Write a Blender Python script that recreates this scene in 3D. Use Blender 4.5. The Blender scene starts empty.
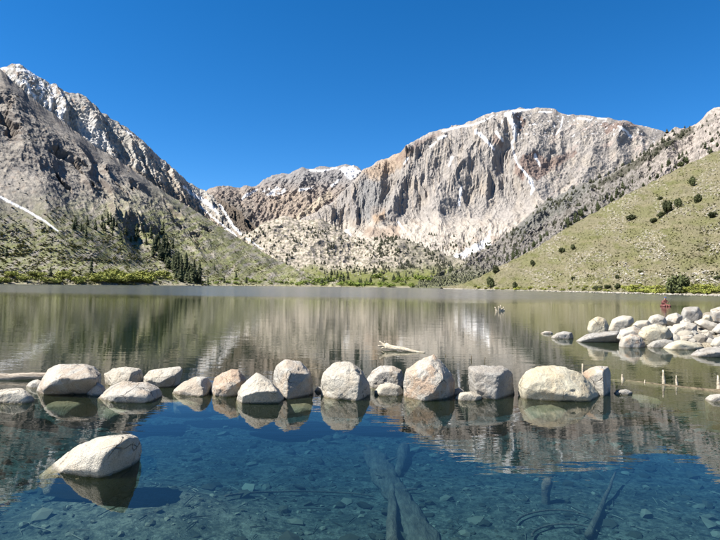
import bpy, bmesh, math, random
import numpy as np
from mathutils import Vector, Matrix

random.seed(7)
rng = np.random.default_rng(11)
scene = bpy.context.scene
col = scene.collection
R = math.radians

# ------------------------------------------------------------------ camera
CAM_H, FPX, PITCH, ROLL = 1.8, 544.0, R(1.685), R(0.716)
fw = np.array([0, math.cos(PITCH), math.sin(PITCH)])
up0 = np.array([0, -math.sin(PITCH), math.cos(PITCH)])
ex = np.array([1.0, 0, 0])
rt = ex * math.cos(ROLL) + up0 * math.sin(ROLL)
up = -ex * math.sin(ROLL) + up0 * math.cos(ROLL)
cam_d = bpy.data.cameras.new('camera')
cam = bpy.data.objects.new('camera', cam_d)
col.objects.link(cam)
cam_d.sensor_width = 36.0
cam_d.lens = FPX / 720 * 36
cam_d.clip_start, cam_d.clip_end = 0.05, 60000
M = Matrix(((rt[0], up[0], -fw[0], 0), (rt[1], up[1], -fw[1], 0), (rt[2], up[2], -fw[2], CAM_H), (0, 0, 0, 1)))
cam.matrix_world = M
scene.camera = cam

# ------------------------------------------------------------------ sky, sun, exposure
SUN = np.array([-0.58, -0.16, 0.78]); SUN /= np.linalg.norm(SUN)
w = bpy.data.worlds.new('World'); scene.world = w; w.use_nodes = True
nt = w.node_tree; nt.nodes.clear()
sky = nt.nodes.new('ShaderNodeTexSky'); sky.sky_type = 'NISHITA'; sky.sun_disc = False
sky.sun_elevation = math.asin(SUN[2]); sky.sun_rotation = math.atan2(SUN[0], SUN[1])
sky.altitude = 2300; sky.air_density = 1.0; sky.dust_density = 0.0; sky.ozone_density = 6.0
bg = nt.nodes.new('ShaderNodeBackground'); bg.inputs['Strength'].default_value = 0.05
ow = nt.nodes.new('ShaderNodeOutputWorld')
hs = nt.nodes.new('ShaderNodeHueSaturation'); hs.inputs['Saturation'].default_value = 1.27; hs.inputs['Value'].default_value = 1.17
nt.links.new(sky.outputs[0], hs.inputs['Color']); nt.links.new(hs.outputs[0], bg.inputs[0]); nt.links.new(bg.outputs[0], ow.inputs[0])
sl = bpy.data.lights.new('sun', 'SUN'); sl.energy = 5.0; sl.angle = R(0.5); sl.color = (1.0, 0.95, 0.87)
so = bpy.data.objects.new('sun', sl); col.objects.link(so)
so.rotation_euler = Vector(SUN).to_track_quat('Z', 'Y').to_euler()
vs = scene.view_settings
vs.view_transform = 'Standard'; vs.look = 'None'; vs.exposure = 1.63; vs.gamma = 1.0; vs.use_curve_mapping = False

# ------------------------------------------------------------------ helpers
def lin(r, g, b):
    c = np.array([r, g, b], float) / 255
    return np.where(c <= 0.04045, c / 12.92, ((c + 0.055) / 1.055) ** 2.4)

def ray(px, py):
    dx = np.asarray(px, float) - 360; dy = np.asarray(py, float) - 270
    return fw * FPX + np.multiply.outer(dx, rt) - np.multiply.outer(dy, up)

def at(px, py, Y):                      # the world point seen at a place of the picture, at depth Y
    d = ray(px, py); k = np.asarray(Y, float) / d[..., 1]
    return d * k[..., None] + np.array([0, 0, CAM_H])

def on_water(px, py, z=0.0):
    d = ray(px, py); k = (z - CAM_H) / d[..., 2]
    return d * k[..., None] + np.array([0, 0, CAM_H])

def proj(P):
    q = P - np.array([0, 0, CAM_H])
    zf = q @ fw; zf = np.where(zf < 0.1, 0.1, zf)
    return 360 + FPX * (q @ rt) / zf, 270 - FPX * (q @ up) / zf

def _h(ix, iy, iz, seed):
    h = (ix * 374761393 + iy * 668265263 + iz * 2147483647 + seed * 1274126177) & 0xffffffff
    h = ((h ^ (h >> 13)) * 1274126177) & 0xffffffff
    return (h ^ (h >> 16)) & 0xffffffff

def n2(x, y, seed=0):                   # 2D gradient noise, about -1..1
    x = np.asarray(x, float); y = np.asarray(y, float)
    ix = np.floor(x).astype(np.int64); iy = np.floor(y).astype(np.int64)
    fx = x - ix; fy = y - iy
    ux = fx * fx * fx * (fx * (fx * 6 - 15) + 10); uy = fy * fy * fy * (fy * (fy * 6 - 15) + 10)
    def g(a, b):
        an = _h(ix + a, iy + b, 0, seed) * (2 * math.pi / 4294967296.0)
        return np.cos(an) * (fx - a) + np.sin(an) * (fy - b)
    return 1.5 * ((g(0, 0) * (1 - ux) + g(1, 0) * ux) * (1 - uy) + (g(0, 1) * (1 - ux) + g(1, 1) * ux) * uy)

def n3(p, seed=0):                      # 3D value noise, -1..1
    i = np.floor(p).astype(np.int64); f = p - i
    u = f * f * (3 - 2 * f); r = 0
    for a in (0, 1):
        for b in (0, 1):
            for c in (0, 1):
                v = _h(i[:, 0] + a, i[:, 1] + b, i[:, 2] + c, seed) / 2147483648.0 - 1
                r = r + v * (u[:, 0] if a else 1 - u[:, 0]) * (u[:, 1] if b else 1 - u[:, 1]) * (u[:, 2] if c else 1 - u[:, 2])
    return r

def fbm(x, y, o=4, seed=0, g=0.5, l=2.03):
    r = 0; a = 1; t = 0
    for k in range(o):
        r = r + a * n2(x, y, seed + k * 17); t += a; a *= g; x = x * l + 3.1; y = y * l + 1.7
    return r / t

def ridged(x, y, o=4, seed=0, g=0.5, l=2.07):
    r = 0; a = 1; t = 0; wgt = 1
    for k in range(o):
        v = 1 - np.abs(n2(x, y, seed + k * 29)); v = v * v
        r = r + a * v * wgt; t += a; wgt = np.clip(v * 1.5, 0, 1); a *= g; x = x * l + 5.2; y = y * l + 9.3
    return r / t

def fbm3(p, o=4, seed=0, g=0.5):
    r = 0; a = 1; t = 0
    for k in range(o):
        r = r + a * n3(p, seed + k * 13); t += a; a *= g; p = p * 2.03 + 4.7
    return r / t

def ss(a, b, x):
    t = np.clip((x - a) / (b - a), 0, 1); return t * t * (3 - 2 * t)

def mesh_obj(name, verts, faces, mat=None, parent=None, smooth=True, colors=None):
    me = bpy.data.meshes.new(name)
    verts = np.asarray(verts, np.float32); me.vertices.add(len(verts)); me.vertices.foreach_set('co', verts.ravel())
    if isinstance(faces, np.ndarray):
        n, k = faces.shape
        me.loops.add(n * k); me.loops.foreach_set('vertex_index', faces.astype(np.int32).ravel())
        me.polygons.add(n); me.polygons.foreach_set('loop_start', np.arange(0, n * k, k, dtype=np.int32))
    else:
        tot = sum(len(f) for f in faces); me.loops.add(tot)
        me.loops.foreach_set('vertex_index', np.array([i for f in faces for i in f], np.int32))
        me.polygons.add(len(faces))
        me.polygons.foreach_set('loop_start', np.cumsum([0] + [len(f) for f in faces[:-1]]).astype(np.int32))
    me.update(calc_edges=True)
    me.polygons.foreach_set('use_smooth', np.full(len(me.polygons), smooth))
    if colors is not None:
        a = me.color_attributes.new('Col', 'FLOAT_COLOR', 'POINT')
        c = np.ones((len(verts), 4), np.float32); c[:, :3] = colors; a.data.foreach_set('color', c.ravel())
    if mat: me.materials.append(mat)
    o = bpy.data.objects.new(name, me); col.objects.link(o)
    if parent: o.parent = parent
    return o

def tag(o, label=None, cat=None, group=None, kind=None):
    if label: o['label'] = label
    if cat: o['category'] = cat
    if group: o['group'] = group
    if kind: o['kind'] = kind
    return o

def empty(name, loc=(0, 0, 0)):
    e = bpy.data.objects.new(name, None); col.objects.link(e); e.location = loc; e.empty_display_size = 0.2
    return e

# ------------------------------------------------------------------ materials
class NT:
    def __init__(s, name):
        s.m = bpy.data.materials.new(name); s.m.use_nodes = True; s.t = s.m.node_tree; s.t.nodes.clear()
        s.out = s.n('ShaderNodeOutputMaterial')
    def n(s, typ, ins=None, **kw):
        x = s.t.nodes.new(typ)
        for k, v in kw.items(): setattr(x, k, v)
        for k, v in (ins or {}).items():
            if isinstance(v, bpy.types.NodeSocket): s.t.links.new(v, x.inputs[k])
            else: x.inputs[k].default_value = v
        return x
    def math(s, op, a, b=None, c=None, clamp=False):
        x = s.n('ShaderNodeMath', operation=op, use_clamp=clamp)
        for i, v in enumerate((a, b, c)):
            if v is None: continue
            if isinstance(v, bpy.types.NodeSocket): s.t.links.new(v, x.inputs[i])
            else: x.inputs[i].default_value = v
        return x.outputs[0]
    def mix(s, f, a, b, blend='MIX'):
        x = s.n('ShaderNodeMix', data_type='RGBA', blend_type=blend)
        for k, v in ((0, f), (6, a), (7, b)):
            if isinstance(v, bpy.types.NodeSocket): s.t.links.new(v, x.inputs[k])
            else: x.inputs[k].default_value = v if k == 0 or len(v) == 4 else (*v, 1)
        return x.outputs[2]
    def noise(s, vec, scale, detail=4, rough=0.55, dist=0.0):
        x = s.n('ShaderNodeTexNoise', {'Scale': scale, 'Detail': detail, 'Roughness': rough, 'Distortion': dist})
        if vec is not None: s.t.links.new(vec, x.inputs['Vector'])
        return x.outputs['Fac']
    def ramp(s, f, a, b, ca=0.0, cb=1.0):
        x = s.n('ShaderNodeMapRange', {'Value': f, 'From Min': a, 'From Max': b, 'To Min': ca, 'To Max': cb})
        x.clamp = True
        return x.outputs[0]
    def bsdf(s, color, rough=0.9, normal=None, spec=0.25, **kw):
        b = s.n('ShaderNodeBsdfPrincipled', {'Roughness': rough, 'Specular IOR Level': spec})
        if isinstance(color, bpy.types.NodeSocket): s.t.links.new(color, b.inputs['Base Color'])
        else: b.inputs['Base Color'].default_value = (*color, 1)
        if normal is not None: s.t.links.new(normal, b.inputs['Normal'])
        for k, v in kw.items(): b.inputs[k.replace('_', ' ')].default_value = v
        s.t.links.new(b.outputs[0], s.out.inputs[0]); return b
    def bump(s, h, strength=0.5, dist=1.0):
        return s.n('ShaderNodeBump', {'Height': h, 'Strength': strength, 'Distance': dist}).outputs[0]

def terrain_mat(name, bump_scale, bump_dist, var=0.5, k=0.42):
    t = NT(name)
    c = t.n('ShaderNodeAttribute', attribute_name='Col').outputs['Color']
    pos = t.n('ShaderNodeNewGeometry').outputs['Position']
    a = t.noise(pos, bump_scale, 5, 0.65); b = t.noise(pos, bump_scale * 6.3, 3, 0.6)
    f = t.ramp(t.math('ADD', t.math('MULTIPLY', a, 0.6), t.math('MULTIPLY', b, 0.4)), 0.32, 0.68, (1 - var) * k, (1 + var * 0.55) * k)
    g = t.n('ShaderNodeCombineColor', {0: f, 1: f, 2: f}).outputs[0]
    cc = t.mix(1.0, c, g, 'MULTIPLY')
    t.bsdf(cc, 0.95, t.bump(t.math('ADD', a, t.math('MULTIPLY', b, 0.35)), 0.9, bump_dist), 0.1)
    return t.m

# ------------------------------------------------------------------ terrain
LAY = {}
def ip(x, tab, k):
    a = np.array(tab, float); return np.interp(x, a[:, 0], a[:, k])

def smooth_tab(x, tab, k, wdt):         # interpolation with soft corners
    return (ip(x - wdt, tab, k) + 2 * ip(x, tab, k) + ip(x + wdt, tab, k)) / 4

def loft(name, crest, foot, cols, nv, prof, disp, color, mat, nb=18, crest_keep=0.25, out_mix=(0.8, 0.55), jag=0.0, crisp=True):
    cols = np.asarray(cols, float); nu = len(cols)
    C = at(cols, ip(cols, crest, 1), smooth_tab(cols, crest, 2, 12))
    fY = smooth_tab(cols, foot, 2, 15); fx = smooth_tab(cols, foot, 1, 15)
    F = np.stack([(fx - 360) / FPX * fY, fY, ip(cols, foot, 3)], 1)
    um = np.concatenate([[0], np.cumsum(np.linalg.norm(np.diff(C, axis=0), axis=1))])
    L = np.linalg.norm(C - F, axis=1)
    T = np.linspace(0, 1, nv)
    h = ip(T, prof, 1); v = ip(T, prof, 2)
    P = np.empty((nu, nv + nb, 3))
    P[:, :nv, :2] = F[:, None, :2] + (C - F)[:, None, :2] * h[None, :, None]
    P[:, :nv, 2] = F[:, None, 2] + (C - F)[:, None, 2] * v[None, :]
    od = (F - C)[:, :2]; od = od / np.linalg.norm(od, axis=1)[:, None]
    od[:, 0] = np.convolve(np.pad(od[:, 0], 12, 'edge'), np.ones(25) / 25, 'valid'); od[:, 1] = np.convolve(np.pad(od[:, 1], 12, 'edge'), np.ones(25) / 25, 'valid')
    bd = (np.linspace(0, 1, nb + 1)[1:] ** 1.6) * np.maximum(C[:, 2].max() * 1.1, 60)
    P[:, nv:, :2] = C[:, None, :2] - od[:, None, :] * bd[None, :, None]
    P[:, nv:, 2] = np.maximum(C[:, None, 2] - bd[None, :] * 0.75, -6)
    TT = np.concatenate([T, 1 + np.linspace(0, 1, nb + 1)[1:] * 0.5])
    U = np.broadcast_to(um[:, None], P.shape[:2]); Tg = np.broadcast_to(TT[None, :], P.shape[:2])
    S = Tg * L[:, None]
    px0, py0 = proj(P.reshape(-1, 3)); px0 = px0.reshape(P.shape[:2]); py0 = py0.reshape(P.shape[:2])
    ctx = dict(U=U, T=Tg, S=S, px=px0, py=py0, P=P)
    d = disp(ctx)
    d = d * (1 - (1 - crest_keep) * ss(0.86, 1.0, Tg) * (1 - ss(1.0, 1.15, Tg)))
    P[..., :2] += od[:, None, :] * (d * out_mix[0])[..., None]
    P[..., 2] += d * out_mix[1]
    if jag:
        P[..., 2] += jag * (ridged(U / (jag * 6), 0 * U + 3, 4, 77) - 0.45) * ss(0.9, 1.0, Tg)
    Pu = np.gradient(P, axis=0); Pv = np.gradient(P, axis=1)
    N = np.cross(Pu, Pv); N /= np.linalg.norm(N, axis=2)[..., None] + 1e-9
    N *= np.sign(N[..., 2:3] + 1e-9)
    px, py = proj(P.reshape(-1, 3)); ctx.update(px=px.reshape(P.shape[:2]), py=py.reshape(P.shape[:2]), N=N, d=d)
    c = color(ctx)
    i = np.arange(nu * (nv + nb)).reshape(nu, nv + nb)
    q = np.stack([i[:-1, :-1], i[1:, :-1], i[1:, 1:], i[:-1, 1:]], -1).reshape(-1, 4)
    o = mesh_obj(name, P.reshape(-1, 3), q, mat, smooth=not crisp, colors=np.clip(c, 0.004, 1.2).reshape(-1, 3))
    tag(o, kind='structure')
    LAY[name] = dict(P=P, px=ctx['px'], py=ctx['py'], nv=nv, N=N, T=Tg)
    return o

def stroke(px, py, pts, w0, w1, rag=0.5, seed=1):       # soft ragged band along a line: (px,py) list
    pts = np.array(pts, float)
    best = np.full(px.shape, 1e9); tt = np.zeros(px.shape); n = len(pts) - 1
    for k in range(n):
        a = pts[k]; b = pts[k + 1]; ab = b - a; l2 = ab @ ab
        t = np.clip(((px - a[0]) * ab[0] + (py - a[1]) * ab[1]) / l2, 0, 1)
        dd = np.hypot(px - a[0] - t * ab[0], py - a[1] - t * ab[1])
        m = dd < best; best = np.where(m, dd, best); tt = np.where(m, (k + t) / n, tt)
    wd = w0 + (w1 - w0) * tt
    wd = wd * (1 + rag * 1.6 * fbm(px / 4, py / 4, 3, seed))
    return 1 - ss(-0.35, 0.35, best - wd / 2)

def poly(px, py, pts, feather=2.0, rag=3.0, seed=5):
    x = px + rag * fbm(px / 7, py / 7, 3, seed); y = py + rag * fbm(px / 7, py / 7, 3, seed + 50)
    pts = np.array(pts, float); ins = np.zeros(px.shape, bool); best = np.full(px.shape, 1e9)
    for k in range(len(pts)):
        a = pts[k]; b = pts[(k + 1) % len(pts)]; ab = b - a
        t = np.clip(((x - a[0]) * ab[0] + (y - a[1]) * ab[1]) / (ab @ ab), 0, 1)
        best = np.minimum(best, np.hypot(x - a[0] - t * ab[0], y - a[1] - t * ab[1]))
        cr = ((a[1] > y) != (b[1] > y)) & (x < (b[0] - a[0]) * (y - a[1]) / (b[1] - a[1] + 1e-12) + a[0])
        ins ^= cr
    return ss(-feather, feather, np.where(ins, best, -best))

def mx(c, m, k):
    return c + (np.asarray(k, float) - c) * np.asarray(m)[..., None]

SNOW = np.array([1.15, 1.15, 1.16])
def fgrid(a, b, n, lo, hi, extra_l=0, extra_r=0):       # columns: dense between a..b, sparse outside
    parts = []
    if extra_l: parts.append(np.linspace(lo, a, extra_l, endpoint=False))
    parts.append(np.linspace(a, b, n, endpoint=not extra_r))
    if extra_r: parts.append(np.linspace(b, hi, extra_r))
    return np.concatenate(parts)

rock_far = terrain_mat('mountain_granite', 0.035, 3.0, 0.24, 0.47)
rock_mid = terrain_mat('talus_slope', 0.11, 0.9, 0.38)
grass_near = terrain_mat('dry_grass_slope', 0.55, 0.5, 0.34, 0.40)
rock_left = terrain_mat('brown_talus', 0.11, 0.9, 0.38, 0.55)
rock_knob = terrain_mat('pale_knobs', 0.11, 0.9, 0.38, 0.44)

# ---- far range (centre-left skyline)
def disp_far(c):
    U, T, S = c['U'], c['T'], c['S']
    wv = 90 * fbm(U / 300, S / 400, 3, 3)
    d = 85 * (ridged((U + wv) / 420, S / 900, 4, 11) - 0.5) + 34 * (ridged((U + wv) / 120, S / 260, 3, 12) - 0.5)
    d += 26 * fbm(U / 40, S / 40, 4, 14)
    return d * ss(0, 0.1, T)
def col_far(c):
    px, py, T, d = c['px'], c['py'], c['T'], c['d']
    n = fbm(px / 14, py / 14, 4, 21); f = fbm(px / 2.2, py / 2.6, 3, 23)
    base = mx(np.broadcast_to(lin(168, 156, 145), px.shape + (3,)), ss(-0.2, 0.4, n), lin(166, 152, 140))
    base = mx(base, ss(0.05, 0.5, fbm(px / 9, py / 20, 3, 22)) * 0.8, lin(138, 124, 116))
    base = mx(base, (1 - ss(176, 196, py)) * 0.75 * (px > 215), lin(150, 150, 152))
    base = mx(base, poly(px, py, [(315, 207), (344, 199), (340, 226), (318, 224)]), lin(136, 118, 112))
    base = mx(base, poly(px, py, [(270, 196), (300, 190), (312, 212), (285, 222), (268, 212)]) * 0.8, lin(178, 162, 146))
    base = mx(base, stroke(px, py, [(328, 196), (310, 210), (292, 224)], 9, 6, 0.3) * 0.8, lin(205, 190, 168))
    base = mx(base, poly(px, py, [(214, 198), (232, 200), (252, 212), (262, 232), (240, 236), (224, 222)]), lin(134, 126, 118))
    base = base * (1 + 0.28 * f)[..., None]
    s = np.maximum.reduce([poly(px, py, [(341, 168), (352, 166), (361, 172), (351, 179), (345, 175)], 1, 3),
        stroke(px, py, [(310, 170), (322, 171), (336, 168)], 2.2, 1.8, 0.9), poly(px, py, [(262, 190), (274, 187), (286, 188), (284, 195), (268, 196)], 1, 5) * ss(-0.1, 0.2, fbm(px / 5, py / 4, 3, 33)),
        stroke(px, py, [(243, 198), (251, 193), (256, 190)], 3, 2, 0.8), stroke(px, py, [(300, 190), (312, 188)], 2.2, 1.5, 0.9), stroke(px, py, [(332, 186), (339, 180)], 2.5, 1, 0.9)])
    return mx(base, s, SNOW)
loft('far_range', [(170, 215, 3600), (195, 197, 3900), (207, 191, 4000), (216, 188, 4000), (228, 187, 4100), (240, 188, 4200), (256, 185, 4200), (266, 179, 4300), (276, 175, 4300), (288, 173, 4300), (300, 169, 4300), (312, 169, 4300), (322, 167, 4300), (334, 167, 4300), (346, 164, 4300), (356, 167, 4300), (364, 172, 4200), (380, 176, 4100), (420, 185, 4000)],
     [(170, 200, 2300, 60), (300, 300, 2200, 70), (420, 400, 2300, 80)], np.linspace(170, 420, 380), 190,
     [(0, 0, 0), (0.45, 0.55, 0.36), (0.62, 0.68, 0.6), (1, 1, 1)], disp_far, col_far, rock_far, jag=26)

# ---- main peak
def disp_peak(c):
    U, T, S, px, py = c['U'], c['T'], c['S'], c['px'], c['py']
    wv = 120 * fbm(U / 330, S / 500, 3, 31)
    cliff = ss(0.40, 0.52, T) * (1 - 0.62 * ss(500, 540, px))
    cliff = cliff * (0.75 + 0.25 * ss(-0.3, 0.3, n2(U / 400, S / 400, 9)))
    d = 120 * (ridged((U + wv) / 480, S / 1500, 3, 32) - 0.5) * (0.35 + 0.65 * ss(0.2, 0.5, T))
    d += cliff * (76 * (ridged((U + 0.9 * wv) / 250, S / 1000, 3, 33) - 0.45) + 24 * (ridged((U + 1.1 * wv) / 80, S / 420, 3, 34) - 0.45) * ss(-0.3, 0.3, n2(U / 210, S / 300, 8)) + 9 * (ridged((U + .3 * wv) / 24, S / 190, 2, 39) - 0.4))
    rub = 1 - 0.7 * cliff
    d += rub * (34 * (ridged((U + S * 0.35 + wv) / 210, S / 620, 4, 35) - 0.5) + (4 + 8 * ss(0.35, 0.5, T)) * fbm(U / 34, S / 50, 4, 36))
    d += (2.5 + 3 * ss(0.35, 0.5, T)) * fbm(U / 20, S / 26, 3, 37) + (1.0 + 4 * ss(0.35, 0.5, T)) * (ridged((U + S) / 46, (S - U * 0.4) / 70, 3, 38) - 0.4)
    return d * ss(0, 0.08, T)
def col_peak(c):
    px, py, T, U, S, d, N = c['px'], c['py'], c['T'], c['U'], c['S'], c['d'], c['N']
    n = fbm(px / 16, py / 22, 4, 41); f = fbm(px / 1.9, py / 3.4, 3, 42)
    c0 = np.broadcast_to(lin(186, 179, 172), px.shape + (3,))
    c0 = mx(c0, ss(-0.1, 0.4, n) * 0.8, lin(192, 182, 170))
    streak = fbm(px / 2.6 + 0.4 * n, py / 22, 4, 43)
    wall = ss(0.42, 0.52, T) * (1 - ss(505, 540, px))
    c0 = mx(c0, wall * ss(-0.05, 0.35, streak) * 0.65, lin(148, 143, 141))
    c0 = mx(c0, wall * ss(0.1, 0.5, -streak) * 0.4, lin(190, 170, 150))
    c0 = mx(c0, wall * ss(0.25, 0.5, fbm(px / 2.2 + 2, py / 11, 3, 44)) * 0.35, lin(96, 92, 94))
    apron = ss(216, 226, py + 6 * n) * (1 - ss(250, 266, py + 5 * n))
    c0 = mx(c0, apron * 0.85, lin(210, 200, 187))
    c0 = mx(c0, apron * ss(0.08, 0.4, fbm(px / 9 - py / 14, py / 9, 3, 45)) * 0.7, lin(176, 160, 146))
    c0 = mx(c0, poly(px, py, [(362, 172), (378, 162), (404, 148), (412, 152), (400, 168), (376, 180)], 3, 5) * 0.85, lin(192, 170, 148))
    c0 = mx(c0, poly(px, py, [(370, 208), (384, 207), (386, 218), (374, 225)], 2, 3), lin(192, 168, 144))
    c0 = mx(c0, poly(px, py, [(360, 228), (400, 226), (398, 240), (366, 238)], 3, 5) * 0.75, lin(180, 160, 142))
    c0 = mx(c0, poly(px, py, [(360, 178), (386, 184), (390, 204), (366, 222), (356, 205)], 3, 4) * 0.7, lin(154, 154, 154))
    red = np.maximum.reduce([poly(px, py, [(519, 158), (534, 150), (548, 160), (568, 152), (570, 158), (538, 180), (524, 174)], 1.2, 3),
          poly(px, py, [(601, 124), (631, 121), (640, 126), (619, 128), (606, 135)], 1.2, 3), stroke(px, py, [(540, 176), (575, 152)], 4, 5, 0.7),
          poly(px, py, [(514, 160), (526, 172), (523, 182), (514, 172)], 1, 2), stroke(px, py, [(398, 160), (420, 142), (440, 133)], 5, 3, 0.9) * 0.6,
          poly(px, py, [(492, 134), (505, 138), (503, 148), (494, 142)], 1, 3) * 0.8, stroke(px, py, [(516, 115), (524, 122), (520, 130)], 4, 3, 0.9)])
    c0 = mx(c0, red * 0.75, lin(150, 126, 116))
    right = ss(530, 560, px)
    c0 = mx(c0, right * ss(-0.1, 0.4, fbm((px + py + 9 * fbm(px / 30, py / 30, 2, 4)) / 8, (px - py) / 60, 4, 46)) * 0.7, lin(142, 138, 136))
    c0 = mx(c0, right * ss(0.15, 0.5, fbm((px + py * 1.2 + 12 * fbm(px / 26, py / 26, 2, 6)) / 6, (px - py) / 40, 3, 47)) * 0.75, lin(206, 190, 180))
    # scattered krummholz and dark rubble low down
    sp = ss(0.22, 0.36, fbm(px / 2.6, py / 2.2, 2, 48)) * ss(226, 246, py + 0.0 * px + 5 * n)
    c0 = mx(c0, sp * 0.75, lin(92, 88, 70))
    sp2 = ss(0.30, 0.42, fbm(px / 3.2, py / 2.6, 2, 49)) * right * ss(150, 175, py) * 0.7
    c0 = mx(c0, sp2, lin(96, 94, 82))
    c0 = c0 * (1 + 0.30 * f)[..., None]
    st = [([(443, 131), (458, 127), (472, 125)], 2.0, 1.4), ([(472, 125), (484, 121), (494, 115)], 1.5, 0.6), ([(506, 114), (517, 111), (530, 109)], 3.4, 1.6), ([(508, 115), (514, 126), (515, 138), (512, 143)], 5, 2),
          ([(512, 143), (513, 150), (517, 163), (524, 172), (531, 180)], 1.4, 2), ([(531, 180), (533, 190), (531, 194)], 4, 2), ([(476, 131), (484, 138), (494, 149)], 4, 2),
          ([(496, 132), (503, 141)], 3, 1.5), ([(535, 155), (540, 166)], 3, 1.5), ([(563, 117), (561, 127), (556, 135)], 1.2, 0.8), ([(578, 118), (591, 120)], 2, 1.5), ([(618, 126), (625, 130), (631, 137)], 1.6, 3),
          ([(445, 136), (438, 139)], 3, 1.5), ([(436, 142), (430, 147)], 2, 1), ([(452, 157), (449, 166)], 2.5, 1.2), ([(461, 187), (459, 205)], 2, 2.5), ([(540, 112), (552, 112)], 1.8, 1), ([(598, 118), (606, 119)], 1.4, 1),
          ([(490, 232), (487, 241), (476, 248), (464, 253), (452, 258)], 2.2, 3), ([(486, 243), (464, 254)], 8, 6), ([(452, 258), (438, 263)], 2.5, 1.2), ([(398, 222), (404, 230)], 2, 1), ([(347, 232), (352, 240), (362, 245)], 4, 1.5),
          ([(408, 158), (404, 164)], 1.6, 1), ([(610, 180), (596, 187), (584, 194)], 1.4, 1)]
    s = 0
    for k, (p, a, b) in enumerate(st): s = np.maximum(s, stroke(px, py, p, a, b, 0.75, 60 + k))
    s = np.maximum(s, ss(0.34, 0.44, fbm(px / 4, py / 3, 3, 90)) * (1 - ss(128, 150, py)) * ss(480, 500, px) * 0.8)
    return mx(c0 * 0.89, s, SNOW)
loft('main_peak', [(300, 222, 3100), (330, 205, 3250), (350, 186, 3350), (362, 172, 3400), (374, 165, 3450), (386, 160, 3500), (398, 153, 3500), (410, 145, 3500), (420, 139, 3500), (430, 133, 3550), (441, 129, 3550), (450, 127, 3550), (462, 125, 3600), (476, 122, 3600), (484, 117, 3600), (492, 114, 3600), (505, 113, 3600), (518, 110, 3650), (530, 108, 3650), (545, 107, 3650), (556, 109, 3650), (568, 113, 3650), (590, 117, 3600), (604, 119, 3600), (615, 121, 3600), (628, 122, 3600), (640, 126, 3600), (652, 128, 3600), (662, 131, 3550), (690, 136, 3500), (760, 150, 3400)],
     [(300, 300, 1750, 40), (380, 385, 1700, 30), (470, 450, 1650, 30), (560, 500, 1700, 60), (760, 640, 1800, 120)], np.linspace(300, 760, 800), 380,
     [(0, 0, 0), (0.40, 0.56, 0.33), (0.52, 0.66, 0.46), (0.85, 0.88, 0.88), (1, 1, 1)], disp_peak, col_peak, rock_far, jag=20)

# ---- left granite ridge behind the brown slope
def disp_lr(c):
    U, T, S = c['U'], c['T'], c['S']
    wv = 60 * fbm(U / 170, S / 260, 3, 131)
    d = 60 * (ridged((U + wv) / 190, S / 700, 4, 132) - 0.5) + 24 * (ridged((U + wv) / 60, S / 260, 3, 133) - 0.45) + 12 * fbm(U / 14, S / 18, 4, 134)
    return d * ss(0.25, 0.6, T) + 6 * fbm(U / 25, S / 60, 3, 135)
def col_lr(c):
    px, py, T = c['px'], c['py'], c['T']
    n = fbm(px / 10, py / 12, 4, 141); f = fbm(px / 1.8, py / 2.6, 3, 142)
    c0 = np.broadcast_to(lin(200, 196, 188), px.shape + (3,))
    c0 = mx(c0, ss(-0.1, 0.4, n) * 0.7, lin(178, 170, 162))
    c0 = mx(c0, ss(0.1, 0.45, fbm(px / 5, py / 5, 3, 143)) * 0.6, lin(172, 142, 118))
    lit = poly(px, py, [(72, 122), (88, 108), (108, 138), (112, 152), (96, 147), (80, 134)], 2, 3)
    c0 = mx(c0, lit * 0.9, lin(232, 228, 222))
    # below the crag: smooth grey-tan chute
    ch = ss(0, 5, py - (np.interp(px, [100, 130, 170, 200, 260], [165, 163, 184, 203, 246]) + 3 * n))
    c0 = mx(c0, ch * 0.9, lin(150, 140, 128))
    tan = stroke(px, py, [(160, 172), (190, 200), (225, 232)], 8, 9, 0.4)
    c0 = mx(c0, tan * 0.6, lin(190, 176, 158))
    c0 = mx(c0, poly(px, py, [(214, 198), (230, 200), (250, 214), (264, 236), (240, 232), (224, 216)], 2, 3), lin(118, 108, 98))
    c0 = c0 * (1 + 0.30 * f)[..., None]
    st = [([(184, 187), (192, 194), (200, 198), (213, 208)], 2.5, 4), ([(200, 206), (212, 217), (224, 226), (236, 236)], 1.6, 1.8), ([(220, 205), (227, 216), (234, 227), (246, 239), (260, 248)], 2.2, 2.6), ([(52, 98), (50, 108)], 4, 2), ([(64, 110), (60, 118)], 4, 2),
          ([(18, 69), (30, 72), (38, 77)], 3, 3), ([(40, 82), (46, 90)], 3, 1), ([(24, 80), (30, 86)], 3, 1), ([(212, 207), (218, 214)], 3, 1.5), ([(126, 131), (134, 136)], 2, 1)]
    s = 0
    for k, (p, a, b) in enumerate(st): s = np.maximum(s, stroke(px, py, p, a, b, 0.7, 160 + k))
    s = np.maximum(s, ss(0.08, 0.2, fbm(px / 4, py / 5, 3, 190)) * (1 - ss(56, 76, px)))
    return mx(c0, s, SNOW)
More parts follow.
